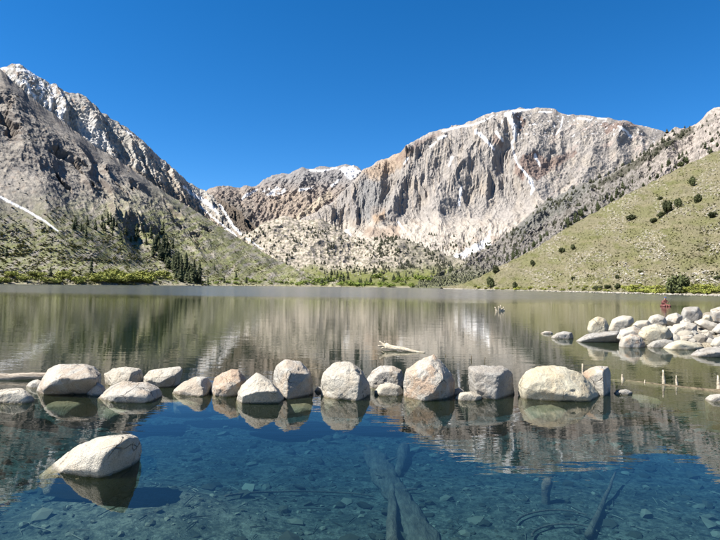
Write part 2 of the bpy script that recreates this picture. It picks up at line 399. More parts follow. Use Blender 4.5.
loft('left_granite_ridge', [(-160, 52, 1700), (-60, 62, 1750), (0, 68, 1800), (10, 65, 1800), (22, 66, 1820), (32, 71, 1840), (42, 78, 1860), (50, 86, 1880), (56, 86, 1890), (64, 92, 1900), (78, 96, 1930), (86, 97, 1950), (94, 103, 1970), (102, 113, 1990), (112, 119, 2010), (124, 126, 2050), (134, 134, 2080), (148, 146, 2120), (160, 156, 2160), (172, 168, 2200), (184, 179, 2260), (194, 186, 2300), (204, 192, 2350), (216, 199, 2300), (232, 206, 2250), (250, 222, 2150), (275, 245, 2000)],
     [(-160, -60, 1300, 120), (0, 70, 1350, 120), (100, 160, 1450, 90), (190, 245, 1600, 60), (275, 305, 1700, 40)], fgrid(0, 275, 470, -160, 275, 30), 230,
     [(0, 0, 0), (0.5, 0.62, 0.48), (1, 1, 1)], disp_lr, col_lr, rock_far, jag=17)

# ---- left brown talus slope down to the lake
def disp_ls(c):
    U, T, S, px, py = c['U'], c['T'], c['S'], c['px'], c['py']
    wv = 34 * fbm(U / 90, S / 170, 3, 231)
    env = ss(0.16, 0.42, T) * (1 - 0.75 * ss(0.72, 0.9, T)) * (1 - ss(190, 235, px))
    patch = ss(0.0, 0.4, fbm(U / 150, S / 210, 2, 230))
    d = env * (0.16 + 0.84 * patch) * (46 * (ridged((U + wv) / 105, S / 330, 3, 232) - 0.5) + 5 * (ridged((U + wv) / 40, S / 120, 3, 233) - 0.45))
    d += env * 1.6 * (ridged(U / 14, S / 26, 3, 236) - 0.4)
    d -= 20 * env * ss(0.80, 0.97, ridged((U + wv * 1.6 + 9 * fbm(U / 14, S / 18, 3, 238)) / 120, S / 420, 2, 239)) * ss(0.25, 0.45, T) * (1 - ss(0.75, 0.92, T))
    d += env * 1.4 * (ridged((U + S) / 26, (S - 0.5 * U) / 40, 3, 237) - 0.4)
    d += 14 * fbm(U / 120, S / 200, 3, 234) * ss(0.05, 0.2, T) + (0.6 + 0.9 * env) * fbm(U / 9, S / 14, 4, 235)
    return d * ss(0.0, 0.09, T)
def col_ls(c):
    px, py, T, d, N, P = c['px'], c['py'], c['T'], c['d'], c['N'], c['P']
    n = fbm(px / 18, py / 18, 4, 241); f = fbm(px / 1.6, py / 1.6, 3, 242)
    c0 = np.broadcast_to(lin(162, 155, 145), px.shape + (3,))
    c0 = mx(c0, ss(-0.15, 0.4, n) * 0.6, lin(140, 136, 132))
    c0 = mx(c0, ss(0.05, 0.45, fbm(px / 7, py / 5, 4, 243)) * 0.45, lin(170, 154, 138))
    green = ss(178, 236, py + 16 * n + 0.10 * (px - 100)) * 0.9
    green = np.maximum(green, ss(200, 235, px) * ss(205, 240, py + 8 * n) * 0.75)
    gcol = mx(np.broadcast_to(lin(134, 136, 92), px.shape + (3,)), ss(-0.1, 0.4, fbm(px / 10 + py / 16, py / 5, 4, 244)) * 0.7, lin(118, 128, 70))
    c0 = mx(c0, green * ss(-0.45, 0.2, fbm(px / 9 + py / 8, py / 7, 4, 245)), gcol)
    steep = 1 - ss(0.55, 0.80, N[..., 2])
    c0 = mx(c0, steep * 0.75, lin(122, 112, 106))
    rocks = ss(0.25, 0.4, fbm(px / 2.4, py / 1.8, 2, 246)) * ss(195, 240, py)
    c0 = mx(c0, rocks * 0.5, lin(180, 172, 156))
    shr = ss(0.18, 0.34, fbm(px / 3.0, py / 2.0, 2, 247)) * ss(190, 230, py) * (1 - ss(0.5, 0.2, N[..., 2]))
    c0 = mx(c0, shr * 0.65, lin(82, 84, 52))
    diag = ss(0.15, 0.4, fbm((px - py * 1.3) / 40, (px * 0.7 + py) / 5, 3, 248)) * ss(215, 245, px) 
    c0 = mx(c0, diag * 0.5, lin(104, 106, 70))
    shore = ss(3.0, 1.0, P[..., 2])
    c0 = mx(c0, shore * 0.5, lin(170, 160, 138))
    c0 = c0 * (1 + 0.34 * f)[..., None]
    s = np.maximum.reduce([stroke(px, py, [(-40, 178), (0, 197), (26, 210), (46, 222), (58, 231)], 2.6, 1.2, 0.35), stroke(px, py, [(196, 206), (212, 218), (226, 229)], 2.2, 2.0, 0.6), stroke(px, py, [(232, 229), (246, 239), (262, 250)], 2.4, 1.2, 0.5)])
    return mx(c0, s, SNOW)
loft('left_brown_slope', [(-420, -120, 700), (-260, -60, 760), (-120, 10, 830), (-50, 48, 870), (0, 70, 900), (12, 80, 910), (28, 95, 930), (48, 110, 960), (67, 124, 990), (82, 137, 1010), (95, 147, 1030), (108, 154, 1060), (120, 161, 1090), (136, 172, 1130), (150, 182, 1160), (164, 192, 1200), (182, 203, 1240), (200, 214, 1280), (220, 227, 1300), (240, 239, 1290), (262, 252, 1260), (285, 264, 1200), (310, 274, 1120), (345, 283, 1000)],
     [(-420, -300, 250, -2), (-120, -40, 350, -2), (0, 95, 440, -2), (67, 160, 520, -2), (120, 205, 590, -2), (164, 240, 650, -2), (200, 262, 700, -2), (240, 290, 760, -2), (300, 325, 820, -2), (345, 352, 850, -2)],
     fgrid(-130, 345, 620, -420, 345, 60), 400, [(0, 0, 0), (0.12, 0.16, 0.07), (0.4, 0.45, 0.36), (1, 1, 1)], disp_ls, col_ls, rock_left, jag=5)

# ---- valley floor with pale granite knobs
def disp_vf(c):
    U, T, S = c['U'], c['T'], c['S']
    d = ss(0.3, 0.55, T) * (46 * (ridged(U / 200, S / 340, 3, 331) - 0.45) + 9 * (ridged(U / 50, S / 90, 3, 332) - 0.45)) + 2.4 * fbm(U / 18, S / 18, 4, 333)
    return d * ss(0.02, 0.2, T)
def col_vf(c):
    px, py, T, N = c['px'], c['py'], c['T'], c['N']
    n = fbm(px / 14, py / 8, 4, 341); f = fbm(px / 1.7, py / 1.7, 3, 342)
    c0 = np.broadcast_to(lin(208, 196, 180), px.shape + (3,))
    c0 = mx(c0, ss(0.0, 0.4, n) * 0.6, lin(170, 162, 152))
    dk = ss(0.0, 0.25, fbm(px / 3.0, py / 2.0, 2, 343) + 0.06) 
    c0 = mx(c0, dk * 0.7, lin(104, 104, 82))
    right = ss(385, 420, px + 6 * n)
    c0 = mx(c0, right * 0.55, lin(128, 126, 110))
    g = ss(262, 276, py + 7 * n)
    c0 = mx(c0, g * 0.9, lin(122, 128, 66))
    c0 = mx(c0, ss(285.5, 287.5, py), lin(180, 172, 150))
    c0 = c0 * (1 + 0.34 * f)[..., None]
    return mx(c0, stroke(px, py, [(246, 238), (262, 249)], 1.2, 0.8, 0.5), SNOW)
loft('valley_floor', [(225, 246, 1700), (250, 232, 1750), (268, 222, 1800), (285, 217, 1800), (300, 222, 1800), (318, 219, 1800), (335, 226, 1800), (350, 236, 1750), (372, 240, 1700), (395, 238, 1700), (420, 244, 1650), (445, 256, 1600), (470, 264, 1500), (500, 272, 1400)],
     [(225, 240, 860, -2), (330, 330, 850, -2), (400, 395, 820, -2), (500, 490, 760, -2)], np.linspace(225, 500, 400), 170,
     [(0, 0, 0), (0.3, 0.42, 0.14), (0.6, 0.68, 0.5), (1, 1, 1)], disp_vf, col_vf, rock_knob, jag=12)

# ---- right talus ridge
def disp_rr(c):
    U, T, S = c['U'], c['T'], c['S']
    wv = 40 * fbm(U / 120, S / 200, 3, 431)
    d = 46 * (ridged((U + wv) / 150, S / 420, 4, 432) - 0.5) * ss(0.2, 0.6, T) + 9 * (ridged((U + wv) / 28, S / 60, 3, 433) - 0.4) + 5 * fbm(U / 10, S / 12, 4, 434)
    return d * ss(0, 0.1, T)
def col_rr(c):
    px, py, T = c['px'], c['py'], c['T']
    n = fbm(px / 16, py / 12, 4, 441); f = fbm(px / 1.7, py / 1.7, 3, 442)
    c0 = np.broadcast_to(lin(158, 152, 146), px.shape + (3,))
    pale = ss(600, 680, px - 0.35 * (py - 150) + 30 * n)
    c0 = mx(c0, pale * 0.85, lin(206, 194, 184))
    strip = ss(0.0, 0.3, fbm((px + 1.5 * py) / 6, (px - py) / 40, 3, 443))
    c0 = mx(c0, strip * 0.5, lin(128, 124, 116))
    c0 = mx(c0, ss(0.1, 0.3, fbm(px / 3.2, py / 2.4, 2, 444)) * (0.75 - 0.4 * pale), lin(92, 92, 74))
    c0 = mx(c0, poly(px, py, [(560, 190), (600, 180), (560, 214), (520, 236), (505, 236)], 3, 4) * 0.6, lin(126, 128, 122))
    c0 = mx(c0, stroke(px, py, [(690, 130), (660, 148), (630, 168), (600, 184)], 8, 5, 0.9) * 0.8, lin(92, 90, 76))
    c0 = mx(c0, ss(262, 280, py + 5 * n) * 0.7, lin(112, 118, 74))
    return c0 * (1 + 0.36 * f)[..., None]
loft('right_talus_ridge', [(400, 286, 1300), (425, 276, 1500), (446, 268, 1600), (470, 258, 1650), (490, 247, 1700), (515, 227, 1750), (539, 206, 1800), (560, 196, 1800), (583, 184, 1800), (608, 176, 1800), (631, 163, 1800), (650, 149, 1800), (664, 134, 1800), (676, 128, 1800), (686, 129, 1800), (696, 124, 1800), (702, 119, 1780), (707, 112, 1760), (714, 109, 1740), (722, 107, 1720), (760, 92, 1600), (860, 70, 1400)],
     [(400, 410, 800, 0), (500, 470, 750, 0), (600, 560, 700, 20), (720, 680, 640, 60), (860, 800, 600, 80)], fgrid(400, 740, 520, 400, 860, 0, 40), 260,
     [(0, 0, 0), (0.5, 0.55, 0.46), (1, 1, 1)], disp_rr, col_rr, rock_mid, jag=12)

# ---- right grassy hill
def disp_rh(c):
    U, T, S = c['U'], c['T'], c['S']
    d = 11 * fbm(U / 90, S / 120, 4, 531) + 4.0 * (ridged(U / 30, S / 70, 3, 532) - 0.4) + 0.9 * fbm(U / 5, S / 6, 4, 533)
    return d * ss(0, 0.12, T)
def col_rh(c):
    px, py, T, P = c['px'], c['py'], c['T'], c['P']
    n = fbm(px / 26, py / 12, 4, 541); f = fbm(px / 1.4, py / 1.2, 3, 542)
    c0 = np.broadcast_to(lin(154, 147, 118), px.shape + (3,))
    c0 = mx(c0, ss(-0.25, 0.35, n) * 0.85, lin(142, 141, 98))
    c0 = mx(c0, ss(0.05, 0.4, fbm((px + 2 * py) / 30, py / 7, 4, 543)) * 0.6, lin(168, 158, 126))
    c0 = mx(c0, ss(0.1, 0.4, fbm(px / 13, py / 6, 3, 548)) * 0.6, lin(128, 130, 78))
    rk = ss(0.12, 0.3, fbm(px / 2.1, py / 1.6, 2, 544)) * ss(-0.05, 0.3, fbm(px / 34 + 1.3, py / 18, 3, 545) + 0.12)
    c0 = mx(c0, rk * 0.7, lin(208, 200, 184))
    dk = ss(0.18, 0.34, fbm(px / 2.6, py / 1.8, 2, 546))
    c0 = mx(c0, dk * 0.5, lin(98, 100, 56))
    c0 = mx(c0, ss(0.8, 0.3, P[..., 2]), lin(206, 200, 186))
    return 0.88 * c0 * (1 + 0.30 * f)[..., None]
loft('right_grassy_hill', [(440, 289, 620), (458, 286, 600), (480, 277, 580), (505, 264, 560), (530, 251, 540), (560, 233, 530), (590, 215, 520), (620, 198, 510), (650, 183, 500), (680, 168, 490), (705, 157, 480), (722, 149, 470), (800, 112, 420), (1000, 40, 330)],
     [(440, 440, 520, -0.8), (458, 462, 480, -0.8), (505, 510, 380, -0.8), (560, 565, 290, -0.8), (620, 628, 228, -0.8), (680, 690, 188, -0.8), (722, 735, 168, -0.8), (800, 850, 130, -0.8), (1000, 1300, 70, -0.8)],
     fgrid(440, 760, 520, 440, 1000, 0, 60), 330, [(0, 0, 0), (0.06, 0.07, 0.035), (1, 1, 1)], disp_rh, col_rh, grass_near, jag=2, crisp=False)

# ---- base ground far around, the lake bed and the lake itself
gm = NT('ground_soil'); gm.bsdf(lin(120, 112, 96), 0.95)
g = mesh_obj('ground', [(-15000, -9000, -14), (15000, -9000, -14), (15000, 15000, -14), (-15000, 15000, -14)], [(0, 1, 2, 3)], gm.m); tag(g, kind='structure')

def bed_z(x, y):
    z = np.interp(y, [-14, -3, 0, 3.5, 5, 6.5, 8, 10, 14, 20, 40, 90], [1.4, 0.35, -0.12, -0.42, -0.49, -0.56, -0.58, -0.60, -1.2, -3.0, -6.0, -9])
    z = z + 0.06 * fbm(x / 1.1, y / 1.1, 4, 601) + 0.2 * fbm(x / 6, y / 6, 2, 602) * ss(2, 6, np.abs(y)) * ss(60, 20, y)
    z = z + 0.45 * ss(5.5, 8.5, x) * ss(6, 9, y) * ss(26, 15, y)        # shallower round the boulders on the right
    z = z + 0.17 * np.exp(-((x + 2.0) ** 2 / 1.3 + (y - 5.3) ** 2 / 0.5))
    z = z + 0.30 * ss(-3.2, -6, x) * ss(4, 6, y) * ss(14, 9, y)
    return z
gy = np.concatenate([np.linspace(-14, 2.5, 30, endpoint=False), np.linspace(2.5, 14, 260, endpoint=False), np.geomspace(14, 120, 60)])
gx = np.concatenate([-np.geomspace(300, 9, 30, endpoint=False), np.linspace(-9, 9, 320), np.geomspace(9, 300, 31)[1:]])
BX, BY = np.meshgrid(gx, gy, indexing='ij'); BZ = bed_z(BX, BY)
nu, nv = BX.shape; ii = np.arange(nu * nv).reshape(nu, nv)
q = np.stack([ii[:-1, :-1], ii[1:, :-1], ii[1:, 1:], ii[:-1, 1:]], -1).reshape(-1, 4)
bm_ = NT('lake_bed_silt')
pos = bm_.n('ShaderNodeNewGeometry').outputs['Position']
a = bm_.noise(pos, 1.6, 6, 0.65); b = bm_.noise(pos, 9, 5, 0.7, 0.5); v = bm_.n('ShaderNodeTexVoronoi', {'Vector': pos, 'Scale': 7.0}).outputs['Distance']
c = bm_.mix(bm_.ramp(a, 0.36, 0.62), (*lin(104, 102, 78), 1), (*lin(150, 142, 112), 1))
b2 = bm_.noise(pos, 26, 4, 0.7, 0.3)
c = bm_.mix(bm_.ramp(b, 0.42, 0.62), c, (*lin(66, 68, 52), 1))
c = bm_.mix(bm_.ramp(b2, 0.50, 0.66, 0.0, 0.8), c, (*lin(52, 54, 40), 1))
c = bm_.mix(bm_.ramp(b2, 0.42, 0.30, 0.0, 0.7), c, (*lin(176, 168, 140), 1))
c = bm_.mix(bm_.ramp(v, 0.02, 0.2, 0.6, 0.0), c, (*lin(150, 142, 116), 1))
c = bm_.mix(1.0, c, (0.47, 0.49, 0.53, 1), 'MULTIPLY')
bm_.bsdf(c, 0.9, bm_.bump(b, 0.6, 0.05))
tag(mesh_obj('lake_bed', np.stack([BX, BY, BZ], -1).reshape(-1, 3), q, bm_.m), kind='structure')

wt = NT('lake_water')
pos = wt.n('ShaderNodeNewGeometry').outputs['Position']
sp = wt.n('ShaderNodeSeparateXYZ', {0: pos})
def stretched(sx, sy): return wt.n('ShaderNodeVectorMath', {0: pos, 1: (sx, sy, 1.0)}, operation='MULTIPLY').outputs[0]
big = wt.noise(stretched(0.006, 0.02), 1.0, 3, 0.6)
yy = wt.math('ADD', sp.outputs[1], wt.math('MULTIPLY', wt.math('SUBTRACT', big, 0.5), 60.0))
wind = wt.ramp(yy, 62, 96)                                     # ruffled open water
calm = wt.ramp(sp.outputs[1], 9, 40)                           # faint ripples growing beyond the boulders
h1 = wt.noise(stretched(0.9, 3.2), 1.0, 3, 0.5); h2 = wt.noise(stretched(4.5, 13), 1.0, 2, 0.5); h3 = wt.noise(stretched(0.25, 0.7), 1.0, 2, 0.5)
hh = wt.math('ADD', wt.math('MULTIPLY', h1, 0.010), wt.math('ADD', wt.math('MULTIPLY', h2, 0.0016), wt.math('MULTIPLY', h3, 0.014)))
amp = wt.math('ADD', 0.24, wt.math('ADD', wt.math('MULTIPLY', calm, 0.30), wt.math('MULTIPLY', wind, 4.6)))
nrm = wt.bump(wt.math('MULTIPLY', hh, amp), 1.0, 1.0)
fr = wt.n('ShaderNodeFresnel', {'IOR': 1.333, 'Normal': nrm}).outputs[0]
ro = wt.math('ADD', wt.math('MULTIPLY', calm, 0.008), wt.math('ADD', 0.004, wt.math('MULTIPLY', wind, 0.13)))
gl = wt.n('ShaderNodeBsdfGlossy', {'Color': (1, 1, 1, 1), 'Roughness': ro, 'Normal': nrm}).outputs[0]
tr = wt.n('ShaderNodeBsdfTransparent', {'Color': (0.97, 0.99, 0.99, 1)}).outputs[0]
silt = wt.n('ShaderNodeBsdfDiffuse', {'Color': (0.036, 0.056, 0.023, 1)}).outputs[0]          # suspended silt, denser over deep water
body = wt.n('ShaderNodeMixShader', {0: wt.ramp(sp.outputs[1], 6.5, 15, 0.05, 0.26), 1: tr, 2: silt}).outputs[0]
mxs = wt.n('ShaderNodeMixShader', {0: fr, 1: body, 2: gl}).outputs[0]
wt.t.links.new(mxs, wt.out.inputs['Surface'])
va = wt.n('ShaderNodeVolumeAbsorption', {'Color': (0.15, 0.52, 0.68, 1), 'Density': 1.25}).outputs[0]
wt.t.links.new(va, wt.out.inputs['Volume'])
def box_mesh(x0, x1, y0, y1, z0, z1):
    V = [(x, y, z) for z in (z0, z1) for y in (y0, y1) for x in (x0, x1)]
    return V, [(0, 2, 3, 1), (4, 5, 7, 6), (0, 1, 5, 4), (2, 6, 7, 3), (0, 4, 6, 2), (1, 3, 7, 5)]
V, Fc = box_mesh(-900, 700, -13, 1000, -13, 0)
tag(mesh_obj('lake_water', V, Fc, wt.m, smooth=False), kind='structure')

#@@OBJECTS
# ------------------------------------------------------------------ boulders
def granite(name, base, warm, warm_amt, dark_amt=0.35):
    t = NT(name)
    oc = t.n('ShaderNodeTexCoord').outputs['Object']; wp = t.n('ShaderNodeNewGeometry').outputs['Position']
    rnd = t.n('ShaderNodeObjectInfo').outputs['Random']
    ofs = t.n('ShaderNodeVectorMath', {0: oc, 1: t.n('ShaderNodeCombineXYZ', {0: t.math('MULTIPLY', rnd, 37.0), 1: t.math('MULTIPLY', rnd, 91.0), 2: 0.0}).outputs[0]}, operation='ADD').outputs[0]
    a = t.noise(ofs, 3.2, 5, 0.6, 0.4); b = t.noise(ofs, 16, 5, 0.7); f = t.noise(ofs, 90, 3, 0.6); w_ = t.noise(ofs, 2.1, 4, 0.6, 1.2)
    c = t.mix(t.ramp(a, 0.35, 0.65), (*base, 1), (*(base * np.array([0.80, 0.79, 0.78])), 1))
    c = t.mix(t.math('MULTIPLY', t.ramp(w_, 0.46, 0.58), warm_amt), c, (*warm, 1))
    c = t.mix(t.ramp(b, 0.56, 0.74, 0.0, dark_amt), c, (*lin(92, 88, 80), 1))
    c = t.mix(t.ramp(f, 0.53, 0.68, 0.0, 0.5), c, (*lin(76, 72, 66), 1))
    c = t.mix(t.ramp(f, 0.45, 0.28, 0.0, 0.30), c, (*lin(238, 234, 226), 1))
    cr = t.n('ShaderNodeTexVoronoi', {'Vector': t.n('ShaderNodeVectorMath', {0: ofs, 1: t.n('ShaderNodeVectorMath', {0: t.n('ShaderNodeTexNoise', {'Vector': ofs, 'Scale': 3.0}).outputs['Color'], 1: (0.5, 0.5, 0.5)}, operation='MULTIPLY').outputs[0]}, operation='ADD').outputs[0], 'Scale': 2.3}, feature='DISTANCE_TO_EDGE').outputs['Distance']
    crack = t.math('MULTIPLY', t.ramp(cr, 0.0, 0.018, 1.0, 0.0), t.ramp(t.noise(ofs, 1.7, 2, 0.5), 0.5, 0.6))
    c = t.mix(t.math('MULTIPLY', crack, 0.6), c, (*lin(70, 62, 54), 1))
    c = t.mix(1.0, c, (0.55, 0.555, 0.56, 1), 'MULTIPLY')
    z = t.n('ShaderNodeSeparateXYZ', {0: wp}).outputs[2]
    z = t.math('ADD', z, t.math('MULTIPLY', t.math('SUBTRACT', a, 0.5), 0.05))
    wet = t.ramp(z, 0.012, 0.032, 1.0, 0.0); alg = t.ramp(z, -0.02, 0.005, 1.0, 0.0)
    c = t.mix(t.math('MULTIPLY', wet, 0.6), c, (*lin(84, 76, 62), 1))
    c = t.mix(t.math('MULTIPLY', alg, 0.55), c, (*lin(112, 98, 56), 1))
    h = t.math('ADD', t.math('MULTIPLY', b, 0.8), t.math('SUBTRACT', t.math('MULTIPLY', f, 0.25), t.math('MULTIPLY', crack, 0.6)))
    t.bsdf(c, 0.85, t.bump(h, 1.0, 0.045), 0.25)
    return t.m
G_WHITE = granite('granite_white', lin(212, 205, 190), lin(200, 180, 152), 0.35)
G_TAN = granite('granite_tan', lin(204, 198, 187), lin(192, 168, 140), 0.5)
G_ORANGE = granite('granite_orange', lin(208, 201, 188), lin(198, 164, 132), 0.7)
G_GREY = granite('granite_grey', lin(184, 180, 172), lin(166, 154, 138), 0.5, 0.45)
G_YEL = granite('granite_cream', lin(216, 208, 184), lin(206, 184, 146), 0.5, 0.25)

def ico(sub):
    b = bmesh.new(); bmesh.ops.create_icosphere(b, subdivisions=sub, radius=1.0)
    v = np.array([x.co[:] for x in b.verts]); f = np.array([[q.index for q in p.verts] for p in b.faces]); b.free()
    return v / np.linalg.norm(v, axis=1)[:, None], f
ICO = {k: ico(k) for k in (1, 2, 5, 6)}

def hull_planes(pts):
    b = bmesh.new()
    for p in pts: b.verts.new(p)
    r_ = bmesh.ops.convex_hull(b, input=b.verts[:])
    n, d = [], []
    for f in b.faces:
        f.normal_update(); m = np.array(f.normal[:]); q = np.array(f.verts[0].co[:])
        if f.calc_area() < 1e-7: continue
        k = m @ q
        if k < 0: m, k = -m, -k
        n.append(m); d.append(max(k, 1e-3))
    b.free(); return np.array(n), np.array(d)

def rock_shape(pts, sub, seed, cuts=7, p=60, rough=0.03, cutd=(0.925, 1.0)):
    rg = np.random.default_rng(seed)
    pts = np.array(pts, float); cen = (pts.max(0) + pts.min(0)) / 2
    q = pts - cen; size = np.ptp(q, axis=0).max()
    n, d = hull_planes(q)
    for k in range(cuts):                                   # broken-off facets
        v = rg.normal(size=3); v /= np.linalg.norm(v)
        n = np.vstack([n, v]); d = np.append(d, (q @ v).max() * rg.uniform(*cutd))
    D, F = ICO[sub]
    k = np.maximum(D @ n.T, 0) / d[None, :]
    km = k.max(1)
    rad = 1 / (km * ((k / km[:, None]) ** p).sum(1) ** (1 / p))
    V = D * rad[:, None]
    w_ = V / size
    V = V * (1 + rough * 1.7 * fbm3(w_ * 3.1 + seed, 4, seed) + rough * 0.8 * fbm3(w_ * 11 + seed, 3, seed + 3))[:, None]
    V = V - D * (size * rough * 0.5 * np.clip(fbm3(w_ * 22, 3, seed + 9), 0, 1))[:, None]
    V = V - D * (size * rough * 0.45 * ss(0.12, 0.22, fbm3(w_ * 6.5 + 5, 3, seed + 21)))[:, None]     # chipped patches
    V = V + D * (size * rough * 0.12 * fbm3(w_ * 55, 2, seed + 31))[:, None]
    return V, F, cen

def boulder(name, label, mat, outline, wl, ridge=(), hd=0.45, ub=0.6, sub=6, seed=0, group=None, zlift=None, deep=0.35, rough=0.026, cuts=18, cat='boulder', p=110):
    o = np.array(outline, float)
    cx = (o[:, 0].min() + o[:, 0].max()) / 2
    if zlift is None: Yf = on_water(cx, wl)[1]
    else: Yf = zlift                                        # stands on others: depth of its middle given
    wm = (o[:, 0].max() - o[:, 0].min()) / FPX * Yf
    H = hd * wm
    Yc = Yf + H * 0.85 if zlift is None else Yf
    xe = np.mean([q_[0] for q_ in ridge if q_[2] >= 0.9]) if any(q_[2] >= 0.9 for q_ in ridge) else o[:, 0].max()
    turn = 0.4 * H * ss(0.3, 0.8, (o[:, 0] - xe) / max(o[:, 0].max() - xe, 1e-3))        # the far end of the shaded side lies farther back
    pts = list(at(o[:, 0], o[:, 1], Yc + turn))
    oc = o.mean(0)
    back = oc + (o - oc) * 0.78 + np.array([0, 2.0]); pts += list(at(back[:, 0], back[:, 1], np.full(len(o), Yc + H)))
    if len(ridge) == 0:
        fr_ = oc + (o - oc) * 0.66 + np.array([0, 0.10 * np.ptp(o[:, 1])]); pts += list(at(fr_[:, 0], fr_[:, 1], np.full(len(o), Yc - 0.8 * H)))
    for (x, y, d) in ridge: pts.append(at(x, y, Yc - d * H))
    low = o[o[:, 1] > oc[1]]
    x0, x1 = low[:, 0].min(), low[:, 0].max(); xm = (x0 + x1) / 2
    if zlift is None:
        xr = np.mean([q_[0] for q_ in ridge if q_[2] >= 0.9]) if any(q_[2] >= 0.9 for q_ in ridge) else xm
        for x, d in ((xm + (x0 - xm) * 0.9, -0.7), (xm + (x1 - xm) * 0.9, -0.7), (xm + (x0 - xm) * 0.85, min(ub, 0.1)), (xm + (x1 - xm) * 0.9, min(ub, -0.4)), (xr, ub)):
            b_ = at(x, wl, Yc - d * H); pts.append((b_[0], b_[1], -deep))
    V, F, cen = rock_shape(pts, sub, seed + 1, cuts=cuts, rough=rough, p=p)
    ob = mesh_obj(name, V, F, mat); ob.location = cen
    return tag(ob, label, cat, group)

ROW = 'boulders in the row across the shallows'
B = boulder
# the near rock, lower left
B('boulder', 'pale boulder standing alone in the near water, dark right face, lower left of the photo', G_WHITE, [(38, 476), (50, 469), (63, 456), (80, 442), (100, 436), (117, 435), (129, 433), (139, 437), (143, 446), (141, 456), (126, 470), (112, 477), (80, 478)], 477,
  [(80, 455, 0.75), (60, 470, 0.7), (127, 437, 0.75), (108, 450, 1.05), (101, 470, 1.1), (103, 478, 1.0), (112, 477, 0.7)], 0.42, 0.5, seed=3, deep=0.3)
# the row, left to right
B('boulder', 'low rounded white boulder at the left edge beside the grey log', G_WHITE, [(-16, 398), (-8, 390), (8, 387), (24, 387), (34, 393), (37, 400), (20, 404), (-8, 404)], 404, (), 0.42, seed=11, group=ROW, p=22)
B('boulder', 'big boulder with black overhanging front beside the grey log end', G_TAN, [(36, 391), (40, 382), (48, 369), (58, 364), (70, 363), (83, 363), (95, 366), (103, 373), (102, 379), (95, 386), (78, 393), (60, 398), (42, 398)], 397,
  [(44, 388, 0.9), (55, 380, 1.0), (62, 377, 1.05), (80, 380, 1.05), (96, 377, 0.9), (58, 368, 0.2), (88, 368, 0.4)], 0.5, -0.3, seed=12, group=ROW)
B('stone', 'small tan stone half hidden between the white boulder and the log', G_TAN, [(26, 386), (30, 381), (38, 379), (44, 382), (44, 388), (30, 389)], 388, (), 0.4, seed=13, sub=5, cat='stone')
B('boulder', 'angular pale boulder with dark right end behind the flat one', G_WHITE, [(103, 374), (114, 368), (127, 366), (134, 369), (142, 368), (145, 376), (144, 383), (120, 387), (107, 387)], 387, [(112, 384, 0.9), (132, 373, 0.7), (128, 386, 1.0), (118, 371, 0.5)], 0.4, seed=14, group=ROW)
B('stone', 'small tan stone under the black overhang of the big boulder', G_TAN, [(86, 394), (91, 386), (97, 381), (105, 387), (108, 394), (100, 397)], 396, (), 0.4, seed=15, sub=5, cat='stone')
B('boulder', 'wide low sloping slab boulder left of the tilted white slab', G_TAN, [(95, 401), (103, 393), (111, 386), (123, 381), (147, 382), (160, 388), (163, 395), (150, 401), (130, 404), (104, 403)], 403, [(112, 396, 0.9), (135, 390, 0.7), (150, 396, 0.9)], 0.42, seed=16, group=ROW)
B('boulder', 'smooth white slab tilted up to the right with a shaded underside', G_WHITE, [(143, 377), (149, 370), (165, 368), (180, 366), (183, 370), (178, 380), (172, 388), (162, 389), (148, 383)], 388, [(146, 379, 0.8), (160, 383, 0.95), (175, 374, 0.8)], 0.42, 0.0, seed=17, group=ROW)
B('boulder', 'pale wedge boulder with tan right face beside the tilted slab', G_TAN, [(172, 391), (182, 382), (196, 376), (207, 377), (212, 384), (211, 394), (194, 397), (178, 396)], 396, [(180, 391, 0.7), (200, 380, 0.6), (204, 395, 1.0), (198, 396, 1.0)], 0.42, seed=18, group=ROW)
B('boulder', 'leaning peaked boulder with tan cap and dark lower right side', G_ORANGE, [(210, 388), (214, 378), (222, 372), (231, 368), (238, 369), (247, 379), (243, 390), (237, 397), (216, 398)], 397, [(216, 388, 0.8), (229, 380, 0.8), (228, 391, 1.0), (240, 382, 0.7)], 0.5, 0.1, seed=19, group=ROW)
B('boulder', 'tent shaped pale boulder with black lower front left of the squarish one', G_WHITE, [(235, 396), (241, 385), (249, 378), (257, 372), (270, 380), (279, 389), (284, 397), (281, 404), (250, 406), (238, 402)], 405, [(243, 396, 0.85), (256, 392, 1.0), (277, 391, 0.9), (258, 381, 0.5)], 0.46, -0.25, seed=20, group=ROW)
B('boulder', 'tall squarish boulder with lit left face and dark right face', G_TAN, [(272, 377), (275, 366), (284, 359), (300, 361), (311, 371), (314, 384), (313, 395), (300, 400), (286, 399), (274, 388)], 399, [(288, 372, 0.85), (287, 398, 1.0), (278, 388, 0.5), (308, 374, 0.4)], 0.55, 0.4, seed=21, group=ROW)
B('boulder', 'big rounded white boulder in the middle of the row', G_WHITE, [(320, 384), (323, 373), (335, 362), (352, 361), (362, 370), (369, 382), (371, 394), (360, 402), (340, 397), (324, 392)], 400, [(332, 378, 0.7), (345, 372, 0.7), (340, 393, 0.9), (359, 380, 1.0), (358, 402, 1.05)], 0.46, 0.3, seed=22, group=ROW)
B('stone', 'tiny dark stone between the squarish and the big rounded boulder', G_GREY, [(314, 391), (317, 386), (322, 386), (324, 391), (319, 393)], 392, (), 0.45, seed=23, sub=5, cat='stone')
B('boulder', 'rounded tan boulder behind a small white stone, left of the orange boulder', G_TAN, [(366, 380), (371, 371), (380, 365), (393, 365), (402, 370), (405, 380), (403, 389), (372, 390)], 389, (), 0.4, seed=24, group=ROW)
B('stone', 'small white stone in front of the rounded tan boulder', G_WHITE, [(374, 391), (380, 384), (391, 382), (401, 386), (404, 394), (390, 397), (377, 396)], 396, (), 0.4, seed=25, sub=5, cat='stone')
